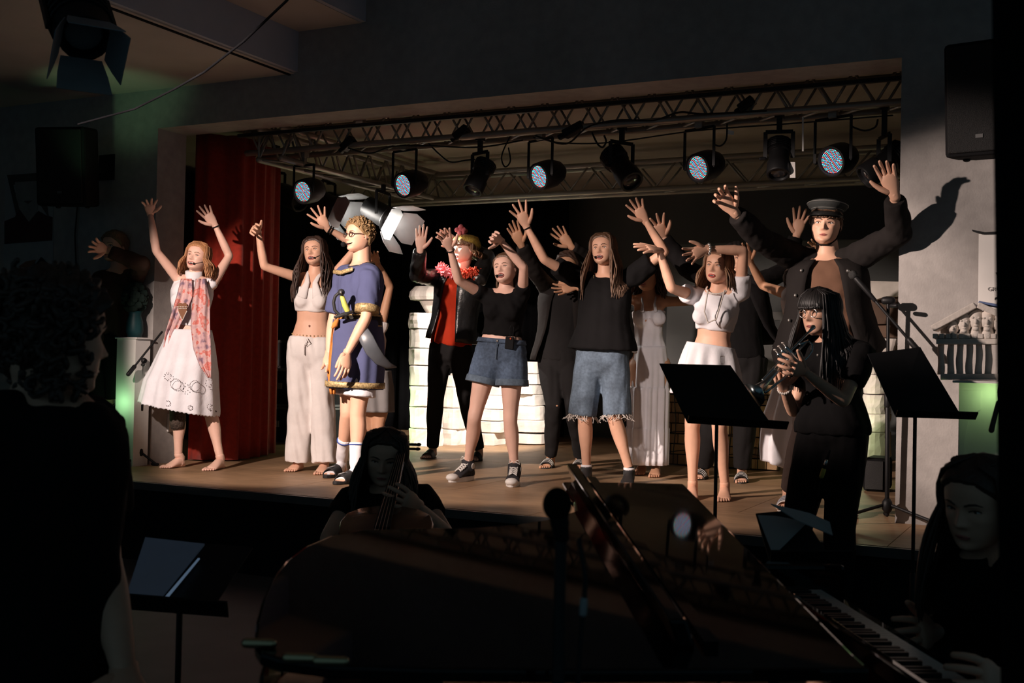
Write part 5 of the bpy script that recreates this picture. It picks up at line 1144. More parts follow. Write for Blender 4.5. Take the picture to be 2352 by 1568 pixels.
for i in (0, 1):
    kn = P.leg[i][0]; d = nrm(kn-P.hip[i]); x_ = nrm(np.cross(d, HF)); y_ = np.cross(d, x_); c = lerp(P.hip[i], kn, .93)+P.x*(-.02 if i == 0 else .02)
    for q in range(46):
        a = g.uniform(0, 6.28); p0_ = c+(x_*math.cos(a)+y_*math.sin(a))*.092; L_ = g.uniform(.015, .055); o_ = (x_*math.cos(a)+y_*math.sin(a)); fr_.tube([p0_, p0_-Z*L_*.5+o_*L_*.25+x_*g.normal()*.008, p0_-Z*L_+o_*L_*.35+x_*g.normal()*.018], .0022, 4)
obj('frayed_threads', fr_, fabric('thread', (.62, .58, .54)), P.e, kind='stuff')
for i in (0, 1):
    kn, an_, he, to = P.leg[i]; s2 = V(); foot(s2, he, to, an_, 1.15, toes=False, rad=1.14); s2.tube([an_-Z*.06, an_-Z*.01], [.042, .044], 14, rnd=False); o = obj('shoe', remesh(s2, .009, 3), RUB, P.e); obj('ankle_sock', V().tube([an_-Z*.012, an_+Z*.008], .040, 14, rnd=False), WHITE, P.e, smooth=True)
bracelet(P, 0, BLACK, .96, .027, .004); headset(P, -1, .010)
obj('necklace', V().tube([P.N+.07*(math.cos(t)*P.x)+P.f*(.07+.035*math.sin(t))-P.u*.07*max(0, math.sin(t)) for t in np.linspace(0, math.pi, 15)], .002, 5), GOLDT, P.e)
# ------------------------------------------------------------------ woman in white strapless dress
P = fig('person', 'woman in white strapless top and long tiered white skirt between two front singers', 8.78, 'f', (1490, 680), (1492, 830), ((1462, 690), (1530, 692)), 0,
        [G_(e=(1395, 676, 1), w=(1320, 660, -1), h=(1272, 668, -1), thumb=1, roll=30, spread=.3), G_(e=(1602, 692, 1), w=(1640, 650, 1), h=(1660, 610, 1), thumb=-1)],
        [G_(k=(1475, 960), heel=(1480, 1083), toe=(1466, 1092)), G_(k=(1505, 960), heel=(1512, 1083), toe=(1502, 1097))], 'tan', .95, (1487, 636, 22, 4, 0), .215, op=.3, wk=.80)
face(P, P.hd, 'open', LIP, 'brown', 'open', .6); longhair(P, 'brown', .16, 120, .82, 51, amin=1.4, rad=.007)
tee(P, 'strapless_top', WHITE, .14, .78, .016, 0, seed=52, amp=.007, it=4)
for s in (-1, 1): obj('halter_strap', V().tube([pt(P, .76)+P.x*s*.05+P.f*.125, pt(P, .88)+P.x*s*.045+P.f*.10, pt(P, 1.0)+P.x*s*.055+P.f*.03], [.014, .008, .006], 7, ref=P.f, asp=.4), WHITE, P.e, smooth=True)
skirt(P, 'tiered_skirt', WHITE, [(1494, 795, 32, 0), (1494, 840, 37, 0), (1493, 888, 38, 0), (1491, 892, 41, 0), (1489, 980, 40, 0), (1488, 984, 42, 0), (1487, 1066, 41, 0)], 17, .014, 6, .8, nz=40)
obj('earring', V().ell(P.hd.w((.36, -.02, -.16)), .008, n=8), SILV, P.e)
# ------------------------------------------------------------------ girl with pearl necklace
P = fig('person', 'girl with red lips and pearl necklace in white crop tee and mini skirt', 7.38, 'f', (1650, 672), (1632, 838), ((1598, 680), (1700, 672)), 15,
        [G_(e=(1542, 662, -1), w=(1514, 575, -1), h=(1466, 566, -1), thumb=1, roll=65, curl=.15, back=1), G_(e=(1708, 575, -1), w=(1622, 572, -1), h=(1569, 592, -1), thumb=-1, curl=.3, spread=.3)],
        [G_(k=(1590, 982), heel=(1598, 1130), toe=(1585, 1150)), G_(k=(1652, 982), heel=(1668, 1128), toe=(1662, 1153))], 'light', .98, (1650, 612, 24, 2, 6), .22, op=.5, wk=.88)
face(P, P.hd, 'open', LIPR, 'mid', 'open', .75); longhair(P, 'ash', .15, 170, .82, 61, amin=.95, rad=.006, wav=.006)
tee(P, 'white_crop_tee', WHITE, .47, .96, .016, .42, .022, seed=62, amp=.005)
sk = skirt(P, 'white_mini_skirt', WHITE, [(1632, 793, 46, 8), (1630, 815, 53, 6), (1627, 850, 62, 4), (1622, 905, 74, 2)], 12, .010, 8, .85, infl=.022)
obj('belt_buckle', V().tube([U(1655, 818, 7.16), U(1663, 818, 7.16), U(1663, 834, 7.16), U(1655, 834, 7.16), U(1655, 818, 7.16)], .003, 5), SILV, sk)
pv = V()
for q in range(34): t = math.pi*q/33; pv.ell(P.N+P.x*.072*math.cos(t)+P.f*(.02+.075*math.sin(t))-P.u*(.045*math.sin(t)-.03), .0062, n=7)
obj('pearl_choker', pv, PEARL, P.e, smooth=True); pv = V()
for a_, b_ in (((1626, 668), (1618, 715)), ((1618, 715), (1626, 741)), ((1626, 741), (1645, 733)), ((1645, 733), (1655, 700)), ((1655, 700), (1665, 664))):
    n_ = int(math.hypot(b_[0]-a_[0], b_[1]-a_[1])/2.6)
    for q in range(n_):
        x_, y_ = lerp(np.array(a_, float), np.array(b_, float), q/n_); pv.ell(U(x_, y_, 7.38-.150-.035*np.interp(y_, [664, 700, 741], [0, 1, .7])), .0052, n=7)
obj('long_pearl_necklace', pv, PEARL, P.e, smooth=True)
bracelet(P, 1, SILV, .93, .030, .008, beads=12)
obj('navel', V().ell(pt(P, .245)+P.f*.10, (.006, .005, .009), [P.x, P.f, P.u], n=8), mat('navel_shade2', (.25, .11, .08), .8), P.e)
# ------------------------------------------------------------------ black suit behind the pearls
P = fig('person', 'performer in open black suit jacket behind the girl with pearls, wearing striped slides', 8.45, 'm', (1690, 650), (1698, 815), ((1652, 655), (1738, 652)), 0,
        [G_(e=(1578, 618, -1), w=(1524, 545, -1), h=(1503, 497, -1), thumb=1, spread=.4), G_(e=(1803, 622, 1), w=(1830, 540, -1), h=(1846, 462, -1), thumb=-1, spread=.3)],
        [G_(k=(1640, 955), heel=(1622, 1096), toe=(1598, 1102)), G_(k=(1712, 955), heel=(1706, 1090), toe=(1702, 1110))], 'light', 1.06, (1690, 595, 15, 0, 0), .235)
face(P, P.hd, 'closed', LIP, 'black'); v = V(); scalp(P.hd, v, .07, .76, .1, .005, 18); obj('hair', v, HAIR['black'], P.e, smooth=True)
tee(P, 'black_shirt', BLKT, -.05, .97, .014, 0, seed=71); bottoms(P, 'dark_trousers', CHAR, .1, 1.96, .012, .02, .024, seed=72, amp=.004)
jacket(P, 'black_jacket', SUITB, .12, .97, .03, (.3, .9), .14, 1.95, .018, 73)
for i in (0, 1): shoe_slide(P, i, RUB, RUBW, 3)
# ------------------------------------------------------------------ robed figure behind the cap
P = fig('person', 'bare-armed figure in pale robe mostly hidden behind the boy with peaked cap', 7.75, 'f', (1850, 660), (1850, 815), ((1812, 676), (1888, 676)), 0,
        [G_(e=(1752, 656, 1), w=(1722, 600, -1), h=(1700, 560, -1), thumb=1), G_(e=(1915, 630, 1), w=(1885, 575, 1), h=(1864, 540, -1), thumb=-1, curl=.5)],
        [G_(k=(1835, 980), heel=(1838, 1118), toe=(1830, 1132)), G_(k=(1868, 980), heel=(1870, 1118), toe=(1868, 1134))], 'tan', .97, (1852, 606, 10, 0, 0), .218)
face(P, P.hd, 'closed'); longhair(P, 'brown', .15, 80, .8, 81, rad=.008); tee(P, 'pale_robe_top', WHITE, .0, .95, .016, 0, seed=82)
skirt(P, 'pale_robe', WHITE, [(1848, 800, 40, 0), (1836, 880, 52, 0), (1818, 960, 58, 5), (1808, 1030, 54, 10), (1806, 1078, 51, 22)], 8, .02, 12, .55, nz=30)
# ------------------------------------------------------------------ boy with peaked cap
P = fig('person', 'boy in peaked cap, open dark jacket and brown t-shirt spreading both arms at right', 6.60, 'm', (1901, 592), (1903, 800), ((1822, 590), (1972, 590)), 8,
        [G_(e=(1745, 548, -1), w=(1686, 486, -1), h=(1640, 430, -1), thumb=1, curl=.75, spread=.25), G_(e=(2066, 535, -1), w=(2054, 446, -1), h=(2028, 372, -1), thumb=-1, curl=.45, spread=.15)],
        [lift(G_(k=(1850, 985), heel=(1818, 1158), toe=(1800, 1176)), .012), lift(G_(k=(1930, 985), heel=(1948, 1166), toe=(1950, 1192)), .012)], 'light', 1.05, (1897, 516, 6, 2, 4), .232, op=.1)
face(P, P.hd, 'closed', LIP, 'brown'); v = V(); scalp(P.hd, v, .05, .70, .12, .004, 6); strands(P.hd, v, 150, .012, 15, amin=.0, amax=1.4, rad=.004, wav=.006, part=.2, zs=(.985, .93, .84, .76, .71, .66), offs=(.03, .05), spread=0); obj('hair', v, HAIR['mid'], P.e, smooth=True)
hd = P.hd; an = np.arange(32)*2*math.pi/32; R = []
for z, r, o, dz in ((.26, .41, -.02, .0), (.37, .42, -.02, .0), (.40, .50, -.02, .05), (.48, .54, -.02, .06), (.54, .48, -.04, .06), (.57, .25, -.04, .05), (.58, .02, -.04, .05)): R.append(hd.w(np.stack([np.cos(an)*r*.88, np.sin(an)*r+o, z+dz*np.sin(an)*.6], 1)))
cp = obj('peaked_cap', V().rings(R), fabric('cap_grey', (.045, .048, .047), .25, 30), P.e, smooth=True)
G = [[hd.w((math.sin(a)*.37*k_, .02+math.cos(a)*(.40+.20*(k_-1)/.28*1.0), .275-.12*(k_-1)/.28)) for a in np.linspace(-1.1, 1.1, 17)] for k_ in (1, 1.1, 1.2, 1.28)]
obj('visor', V().grid(G), mat('visor', (.015, .015, .015), .35), cp, smooth=True, solid=.005)
obj('cap_band', V().tube([hd.w((math.cos(t)*.362, math.sin(t)*.415-.02, .375)) for t in np.linspace(0, 2*math.pi, 33)], .004, 6, rnd=False), mat('cap_braid', (.14, .14, .13), .6), cp, smooth=True)
obj('cap_piping', V().tube([hd.w((math.cos(t)*.478, math.sin(t)*.545-.02, .485+.06*math.sin(t)*.6)) for t in np.linspace(0, 2*math.pi, 33)], .003, 6, rnd=False), mat('cap_piping', (.16, .16, .15), .6), cp, smooth=True)
obj('chin_strap', V().tube([hd.w((x*.345, .02+.2*(1-abs(x)), z)) for x, z in ((-1, .2), (-1.0, -.1), (-.8, -.36), (-.35, -.52), (.35, -.52), (.8, -.36), (1.0, -.1), (1, .2))], .004, 6), BLACK, cp, smooth=True)
tee(P, 'brown_tshirt', BROWN, -.08, .97, .014, 0, seed=91, amp=.007); bottoms(P, 'dark_trousers', fabric('dark_brown', (.05, .035, .03)), .05, 1.92, .012, .014, .016, seed=92)
jacket(P, 'dark_jacket', SUIT, .02, .97, .03, (.34, .75), .12, 1.88, .022, 93, amp=.007, drop=.10)
for t_b, s_b in ((.86, 1), (.60, 1), (.34, 1), (.84, -1)):
    a_, b_ = lv(P, P.lev, t_b); q_ = 1-(t_b-.02)/.95; gp = .34+.41*q_+.16; g_ = .036+.12*q_**1.5; an_b = math.pi/2+gp*s_b
    obj('jacket_button', V().ell(pt(P, t_b)+P.x*math.cos(an_b)*(a_+g_)*1.08+P.f*math.sin(an_b)*(b_+g_)*1.08-Z*.02*q_, (.010, .008, .010), [HR, HF, Z], n=10), SILV, P.e)
for i in (0, 1): shoe_slide(P, i, RUBW, mat('pale_stripe', (.42, .42, .50), .6), 3)
# ------------------------------------------------------------------ boy in shorts at far left
P = fig('person', 'shadowed boy in dark shorts at the far left of the stage, forearm across his face', 8.92, 'm', (275, 622), (250, 780), ((232, 640), (310, 640)), 40,
        [G_(e=(205, 690, 1), w=(225, 760, -1), h=(228, 800, -1), thumb=1), G_(e=(326, 606, -1), w=(244, 574, -1), h=(205, 560, -1), thumb=-1, spread=.25)],
        [G_(k=(245, 925), heel=(262, 1052), toe=(240, 1064)), G_(k=(282, 925), heel=(300, 1056), toe=(282, 1068))], 'light', 1.04, (264, 566, 45, 0, 0), .235)
face(P, P.hd, 'closed', LIP, 'ash'); v = V(); scalp(P.hd, v, .06, .78, .12, .005, 16); obj('hair', v, HAIR['ash'], P.e, smooth=True)
tee(P, 'long_sleeved_shirt', fabric('dark_brown_shirt', (.06, .035, .025)), -.05, .97, .016, 1.9, .016, seed=101); bottoms(P, 'dark_shorts', BLKT, .1, .92, .02, .035, .05, seed=102)
for i in (0, 1): kn, an_ = P.leg[i][:2]; obj('gaiter', V().tube([lerp(kn, an_, t) for t in (.02, .25, .5, .8, .95)], [.058, .066, .062, .05, .045], 16, rnd=False), BLKT, P.e, smooth=True); obj('gaiter_lace', V().tube([lerp(kn, an_, .05)+.064*A(math.cos(t), math.sin(t), 0) for t in np.linspace(0, 6.28, 15)], .004, 5, rnd=False), SILV, P.e)
# ------------------------------------------------------------------ orchestra: riser and trumpet player
DT = 5.55; tb_ = U(1900, 1000, DT); RZ = U(1900, 660, DT)[2]-1.60
ri = empty('riser', A(tb_[0], tb_[1], HALL), 'low black riser under the trumpet player', 'riser')
obj('deck', bx((tb_[0]-.45, tb_[1]-.35, RZ-.04), (tb_[0]+.4, min(tb_[1]+.35, 5.68), RZ)), BLACK, ri)
for sx in (-.4, .35):
    for sy in (-.3, .1): obj('leg', bx((tb_[0]+sx, tb_[1]+sy, HALL), (tb_[0]+sx+.04, tb_[1]+sy+.04, RZ-.04)), BLKM, ri)
hb = A(tb_[0], tb_[1], RZ)
P = fig('person', 'trumpet player with long black hair, fringe and black clothes in front of the stage', DT, 'f', (1912, 778), (1912, 985), ((1862, 808), (1980, 812)), 32,
        [G_(e=(1822, 945, -1), w=(1800, 888, -1), h=(1790, 835, -1), thumb=1, curl=.9, spread=.1), G_(e=(1938, 922, -1), w=(1846, 852, -1), h=(1808, 838, -1), thumb=1, curl=.9, back=1)],
        [G_(H=hb+A(-.14, .05, 0), T=hb+A(-.2, -.18, 0), K=hb+A(-.13, -.03, .45)), G_(H=hb+A(.08, .05, 0), T=hb+A(.06, -.19, 0), K=hb+A(.07, -.03, .45))], 'light', .96, (1884, 716, 38, -4, 0), .222, floor=RZ, group='musicians in front of the stage', toes=False)
TP = P
face(P, P.hd, 'closed', LIP, 'black'); longhair(P, 'black', .38, 230, .60, 111, amin=.9, rad=.0075, wav=.004, fwd=.03)
v = V(); strands(P.hd, v, 70, .012, 17, amin=.0, amax=1.0, rad=.0075, wav=.003, zs=(.985, .94, .86, .78, .70, .62), offs=(.04, .055), spread=0); obj('fringe', v, HAIR['black'], P.e, smooth=True)
gl = V(); hd = P.hd
for k_ in (-1, 1): gl.tube([hd.w((k_*.145+.09*math.cos(t), .42, -.02+.085*math.sin(t))) for t in np.linspace(0, 2*math.pi, 21)], .002, 6, rnd=False).tube([hd.w((k_*.235, .41, .0)), hd.w((k_*.345, .0, .0))], .002, 5)
obj('glasses', gl, SILV, P.e, smooth=True); obj('earring', V().ell(hd.w((-.36, .0, -.16)), .007, n=8), SILV, P.e); obj('pendant', V().ell(pt(P, .82)+P.f*.125, .007, n=8), SILV, P.e)
tee(P, 'black_tshirt', BLKT, -.05, .97, .018, .62, .028, seed=112, amp=.005, flare=([-.05, .5, .97], [.025, .02, .012])); bottoms(P, 'black_trousers', BLKT, .05, 1.95, .012, .014, .02, seed=113)
for i in (0, 1): s2 = V(); kn, an_, he, to = P.leg[i]; foot(s2, he, to, an_, 1.15, toes=False, rad=1.14); obj('shoe', remesh(s2, .009, 3), RUB, P.e)
bracelet(P, 0, PEARL, .93, .029, .005, beads=18)
tr = empty('trumpet', U(1810, 830, DT-.3), 'silver trumpet held up by the player with long black hair', 'trumpet')
TD = DT-.28; tq = lambda x, y, d=0: U(x, y, TD+d)
TRM = mat('silver_plate', (.50, .56, .58), .22, metal=1, var=.05)
obj('mouthpiece', V().tube([tq(1868, 751, .12), tq(1864, 756, .11), tq(1856, 764, .1)], [.012, .008, .005], 10), TRM, tr, smooth=True)
obj('leadpipe', V().tube([tq(1858, 762, .1), tq(1800, 822), tq(1752, 872, -.06)], .0058, 10), TRM, tr, smooth=True)
obj('bell', V().tube([tq(1856, 782, .08), tq(1820, 818), tq(1785, 852, -.04), tq(1760, 878, -.08), tq(1742, 895, -.11), tq(1731, 906, -.13)], [.006, .007, .009, .014, .028, .058], 18, rnd=False), TRM, tr, smooth=True)
obj('main_bow', V().tube([tq(1838, 790, .05), tq(1856, 783, .08), tq(1866, 791, .08), tq(1865, 806, .07), tq(1855, 820, .06), tq(1835, 838, .03), tq(1800, 868, -.02), tq(1770, 892, -.06)], .0058, 10), TRM, tr, smooth=True)
obj('tuning_slide', V().tube([tq(1770, 892, -.06), tq(1757, 902, -.08), tq(1750, 896, -.08), tq(1756, 886, -.07), tq(1770, 872, -.05)], .0062, 10), TRM, tr, smooth=True)
for k_ in range(3):
    c = tq(1822-9*k_, 818+8*k_, -.0); vv = empty('valve', c); vv.parent = tr; vv.location = [float(q) for q in (c-wloc(tr))]
    ax = nrm(tq(1822, 818)-tq(1836, 836)+0*Z); obj('casing', V().tube([c-ax*.05, c+ax*.05], .0105, 12), TRM, vv, smooth=True); obj('stem', V().tube([c+ax*.05, c+ax*.075], .003, 8).ell(c+ax*.078, (.008, .008, .004)), PEARL, vv, smooth=True)
obj('finger_ring', V().tube([tq(1786, 846, -.02)+.013*(math.cos(t)*RT+math.sin(t)*UP) for t in np.linspace(0, 6.28, 15)], .0025, 6, rnd=False), TRM, tr, smooth=True)
mcl = empty('clip_microphone', tq(1888, 1085, .1), 'black clip microphone with a yellow band hanging on the trumpet player', 'microphone')
obj('body', V().tube([U(1905, 1035, DT-.2), U(1893, 1075, DT-.22)], [.006, .010], 10), BLACK, mcl, smooth=True); obj('yellow_band', V().tube([U(1892, 1078, DT-.22), U(1887, 1094, DT-.22)], .011, 10), mat('yellow_band', (.55, .42, .08), .5), mcl, smooth=True); obj('cable', V().tube([U(1887, 1095, DT-.22), U(1880, 1120, DT-.22), U(1878, 1160, DT-.2)], .004, 6), BLACK, mcl, smooth=True); obj('steel_tip', V().tube([U(1898, 1058, DT-.225), U(1896, 1066, DT-.225)], .0085, 10), SILV, mcl, smooth=True)
# ------------------------------------------------------------------ cellist, chair, cello
DC = 4.75; cp_ = U(890, 1290, DC); cb_ = A(cp_[0], cp_[1], HALL); fd = -HF
P = fig('person', 'cellist with long dark hair seated in front of the stage, looking down', DC, 'f', (888, 1122), (892, 1345), ((806, 1146), (966, 1140)), 4,
        [G_(e=(752, 1235, -1), w=(770, 1330, -1), h=(800, 1370, -1), thumb=1), G_(e=(1030, 1232, -1), w=(958, 1160, -1), h=(908, 1136, -1), thumb=-1, curl=.7, back=1)],
        [G_(H=cb_-HR*.25-HF*.38, T=cb_-HR*.3-HF*.6, K=cb_-HR*.26-HF*.34+Z*.48), G_(H=cb_+HR*.25-HF*.38, T=cb_+HR*.3-HF*.6, K=cb_+HR*.26-HF*.34+Z*.48)], 'light', .97, (884, 1046, 6, -16, 4), .225, floor=HALL, group='musicians in front of the stage', toes=False)
face(P, P.hd, 'closed', LIP, 'brown', 'squint'); longhair(P, 'brown', .26, 190, .82, 121, amin=.95, rad=.007, wav=.008, fwd=.05)
tee(P, 'black_tshirt', BLKT, -.1, .97, .014, .5, .02, seed=122); bottoms(P, 'black_trousers', BLKT, .05, 1.95, .012, .014, .02, seed=123)
for i in (0, 1): s2 = V(); kn, an_, he, to = P.leg[i]; foot(s2, he, to, an_, 1.15, toes=False, rad=1.14); obj('shoe', remesh(s2, .009, 3), RUB, P.e)
sz_ = P.P[2]-.12; cc_ = P.P+HF*.03
chr_ = empty('chair', A(cc_[0], cc_[1], HALL), 'plain black chair under the cellist', 'chair'); FR = [HR, HF, Z]
obj('seat', V().box(A(cc_[0], cc_[1], sz_-.02), (.42, .42, .04), FR), BLACK, chr_, bevel=.01); obj('backrest', V().box(A(*(cc_+HF*.22)[:2], sz_+.32), (.4, .03, .25), FR), BLACK, chr_, bevel=.01)
for sx in (-1, 1):
    for sy in (-1, 1):
        q = cc_+HR*sx*.18+HF*sy*.18; obj('leg', V().tube([A(q[0], q[1], sz_-.04), A(q[0], q[1], HALL)], .012, 8), BLKM, chr_, smooth=True)
    q = cc_+HR*sx*.18+HF*.2; obj('back_post', V().tube([A(q[0], q[1], sz_-.02), A(q[0], q[1], sz_+.4)], .012, 8), BLKM, chr_, smooth=True)
VARN = mat('cello_varnish', (.22, .075, .03), .25, var=.3, scale=6, coat=.4, spec=.5); EBON = mat('ebony', (.015, .014, .014), .35)
DCe = DC-.42; top_ = U(925, 1035, DC-.02); bot_ = A(*(cb_-HF*.62)[:2], HALL+.32); nk_ = U(897, 1160, DCe-.02); ax = nrm(top_-nk_); bd_ = -ax; sd_ = nrm(HR-ax*(HR@ax)); nf = nrm(np.cross(sd_, ax)); nf = nf if nf@FW < 0 else -nf
ce_ = empty('cello', nk_-ax*.78, 'varnished brown cello held by the seated cellist', 'cello')
prof = [(0, .05), (.02, .11), (.06, .155), (.12, .17), (.2, .165), (.27, .125), (.34, .115), (.41, .13), (.5, .19), (.6, .22), (.68, .20), (.73, .13), (.75, .06)]
L_ = [nk_-ax*(t)+sd_*(-w_) for t, w_ in prof]; R_ = [nk_-ax*t+sd_*w_ for t, w_ in prof][::-1]; out = np.array(L_+R_); out -= nf*.06
obj('body', V().rings([out*.97+out.mean(0)*.03-nf*.06, out-nf*.055, out+nf*.055, out*.97+out.mean(0)*.03+nf*.062, out*.6+out.mean(0)*.4+nf*.078]), VARN, ce_, smooth=True, bevel=.004)
obj('neck', V().tube([nk_+nf*.0, top_-nf*.02], [.018, .014], 10), VARN, ce_, smooth=True)
obj('fingerboard', V().prism([top_-sd_*.014+nf*.012, top_+sd_*.014+nf*.012, nk_-ax*.26+sd_*.028+nf*.05, nk_-ax*.26-sd_*.028+nf*.05], nf*.012), EBON, ce_)
obj('scroll', V().tube([top_+ax*.05+ax*.035*math.sin(t)*(1-t/14)+nf*.035*(math.cos(t)-1)*(1-t/14) for t in np.linspace(-1.2, 8, 22)], [.014]*22, 8).tube([top_, top_+ax*.06], [.016, .014], 8), VARN, ce_, smooth=True)
for k_ in range(4): q = top_+ax*(.0+.02*k_); s = 1 if k_ % 2 else -1; obj('peg', V().tube([q, q+sd_*s*.05], [.005, .006], 8).ell(q+sd_*s*.06, (.012, .012, .006), [sd_, ax, nf]), EBON, ce_, smooth=True)
for k_ in range(4): o_ = (k_-1.5); obj('string', V().tube([top_+sd_*o_*.006+nf*.028, nk_-ax*.45+sd_*o_*.014+nf*.085], .0009, 5), SILV, ce_)
obj('bridge', V().prism([nk_-ax*.45-sd_*.045+nf*.02, nk_-ax*.45+sd_*.045+nf*.02, nk_-ax*.45+sd_*.03+nf*.083, nk_-ax*.45-sd_*.03+nf*.083], ax*.008), mat('maple', (.45, .28, .14), .6), ce_)
obj('endpin', V().tube([nk_-ax*.74-nf*.06, nk_-ax*1.0-nf*.06], .005, 8), CHROME, ce_)
# ------------------------------------------------------------------ grand piano
PN = nrm(A(.053, -.080, 1.0)); P0_ = A(-1.2, 3.0, .905)
def LID(x, y):
    r = ray(x, y); return CAM+r*(((P0_-CAM)@PN)/(r@PN))
LACQ = mat('black_lacquer', (.003, .003, .0035), .035, var=.05, spec=.3)
pi_ = empty('grand_piano', A(-.85, 2.1, HALL), 'glossy black grand piano with its lid slightly raised in the foreground', 'piano')
lo = [(585, 1480), (587, 1430), (600, 1380), (622, 1330), (655, 1288), (700, 1254), (760, 1229), (830, 1216), (950, 1212), (1080, 1211), (1190, 1203), (1270, 1190), (1322, 1172), (1318, 1150), (1300, 1122), (1291, 1106), (1430, 1107), (1570, 1110), (1700, 1240), (1830, 1370), (1960, 1500), (2000, 1535), (1700, 1537), (1300, 1538), (1000, 1535), (760, 1528), (640, 1512), (598, 1498)]
LP = np.array([LID(x, y) for x, y in lo]); obj('lid', V().prism(LP-PN*.022, PN*.022), LACQ, pi_, bevel=.006)
cen = LP.mean(0); rim = np.array([[q[0], q[1], .70] for q in (LP-cen)*.985+cen])
obj('rim', V().rings([rim-Z*.33, rim]), LACQ, pi_, bevel=.008)
kx = nrm(LID(1570, 1110)-LID(1960, 1500)); kx = nrm(kx*A(1, 1, 0)); kp = A(kx[1], -kx[0], 0); kp = kp if kp@HR > 0 else -kp
k0 = LID(1960, 1500)*A(1, 1, 0); KL = np.linalg.norm((LID(1570, 1110)-LID(1960, 1500))[:2]); KZ = .62
kb = k0+kx*KL/2+kp*.21; FRK = [kp, kx, Z]
obj('keybed', V().box(kb+Z*(KZ-.06), (.44, KL, .08), FRK), LACQ, pi_, bevel=.006)
for s in (-1, 1): obj('cheek_block', V().box(k0+kx*(KL/2+s*(KL/2-.035))+kp*.22+Z*(KZ+.02), (.42, .07, .10), FRK), LACQ, pi_, bevel=.012)
obj('fallboard', V().box(k0+kx*KL/2+kp*.19+Z*(KZ+.02), (.02, KL-.14, .07), FRK), LACQ, pi_, bevel=.005)
IVO = mat('ivory', (.62, .60, .56), .35, var=.03); nk = 52; wk_ = (KL-.15)/nk
wm = bx((-.075, -.5*wk_*.94, -.011), (.075, .5*wk_*.94, .011)).mesh('white_key'); wm.materials.append(IVO); bkm = bx((-.047, -.0055, -.009), (.047, .0055, .009)).mesh('black_key'); bkm.materials.append(EBON)
ang = math.atan2(kp[1], kp[0])
for i in range(nk):
    c = k0+kx*(.075+wk_*(i+.5))+kp*.285+Z*(KZ-.005); o = obj('white_key', wm, None, pi_); o.location = Vector([float(q) for q in c])-pi_.location; o.rotation_euler[2] = ang
    if i % 7 in (0, 2, 3, 5, 6) and i < nk-1: c = k0+kx*(.075+wk_*(i+1))+kp*.257+Z*(KZ+.012); o = obj('black_key', bkm, None, pi_); o.location = Vector([float(q) for q in c])-pi_.location; o.rotation_euler[2] = ang
# music desk standing along the lid and its prop, pedals, legs
d0, d1 = LID(1338, 1104), LID(1600, 1490); up_ = nrm(PN-kp*.35)
obj('music_desk', V().prism([d0, d1, d1+up_*.05, d0+up_*.05], -kp*.03), LACQ, pi_, bevel=.006); obj('desk_ledge', V().prism([d0+kp*.012, d1+kp*.012, d1+kp*.035, d0+kp*.035], PN*.012), LACQ, pi_)
for q in (LP[1]*.2+cen*.8+0*Z, ) : pass
for f_, nm in ((.93, 'leg'), (.08, 'leg')): q = k0+kx*KL*f_+kp*.02; obj('leg', V().tube([A(q[0], q[1], .40), A(q[0], q[1], HALL+.05)], [.06, .04], 12), LACQ, pi_, smooth=True)
q = LP[4]*.75+cen*.25; obj('leg', V().tube([A(q[0], q[1], .40), A(q[0], q[1], HALL+.05)], [.06, .04], 12), LACQ, pi_, smooth=True)
q = k0+kx*KL*.5; obj('pedal_lyre', V().box(A(q[0], q[1], .13)-kp*.05, (.05, .2, .5), FRK).box(A(q[0], q[1], HALL+.06)-kp*.02, (.1, .3, .04), FRK), LACQ, pi_, bevel=.006)
obj('prop_stick', V().tube([A(*(LP[14]*.9+cen*.1)[:2], .70), LP[14]*.9+cen*.1-PN*.03], .008, 8), LACQ, pi_, smooth=True)
for x, y in ((330+265, 1486), (690, 1520), (760, 1527)): q = LID(x, y); obj('hinge', V().tube([q-HR*.02+Z*.006, q+HR*.02+Z*.006], .008, 8), mat('brass', (.6, .5, .3), .25, metal=1), pi_, smooth=True)
# ------------------------------------------------------------------ pianist and bench
DP = 2.75; hb = A(*U(2290, 1500, DP)[:2], HALL)
P = fig('person', 'pianist with dark hair seated at the keyboard at right, head bowed', DP, 'f', (2286, 1262), (2330, 1620), ((2205, 1300), (2352, 1310)), 40,
        [G_(e=(2190, 1440, 1), w=(2140, 1452, -1), h=(2095, 1458, -1), thumb=1, curl=.6, back=1), G_(e=(2360, 1570, -1), w=(2290, 1560, -1), h=(2230, 1556, -1), thumb=-1, curl=.6, back=1)],
        [G_(H=hb+kx*.12-kp*.30, T=hb+kx*.12-kp*.52, K=hb+kx*.12-kp*.30+Z*.47), G_(H=hb-kx*.12-kp*.30, T=hb-kx*.12-kp*.52, K=hb-kx*.12-kp*.30+Z*.47)], 'light', .95, (2252, 1150, 32, -14, 4), .215, floor=HALL, group='musicians in front of the stage', toes=False)
face(P, P.hd, 'closed', LIP, 'brown', 'squint'); longhair(P, 'brown', .30, 170, .80, 131, amin=1.15, rad=.007, wav=.004, fwd=.0)
tee(P, 'black_top', BLKT, -.1, .97, .014, 1.85, .012, seed=132); bottoms(P, 'black_trousers', BLKT, .05, 1.95, .012, .014, .02, seed=133)
for i in (0, 1): s2 = V(); kn, an_, he, to = P.leg[i]; foot(s2, he, to, an_, 1.15, toes=False, rad=1.14); obj('shoe', remesh(s2, .009, 3), RUB, P.e)
zz = P.P[2]-.13; q = P.P; be = empty('piano_bench', A(q[0], q[1], HALL), 'black padded piano bench under the pianist', 'bench')
obj('cushion', V().box(A(q[0], q[1], zz-.03), (.34, .55, .06), FRK), mat('bench_vinyl', (.012, .012, .012), .4), be, bevel=.02)
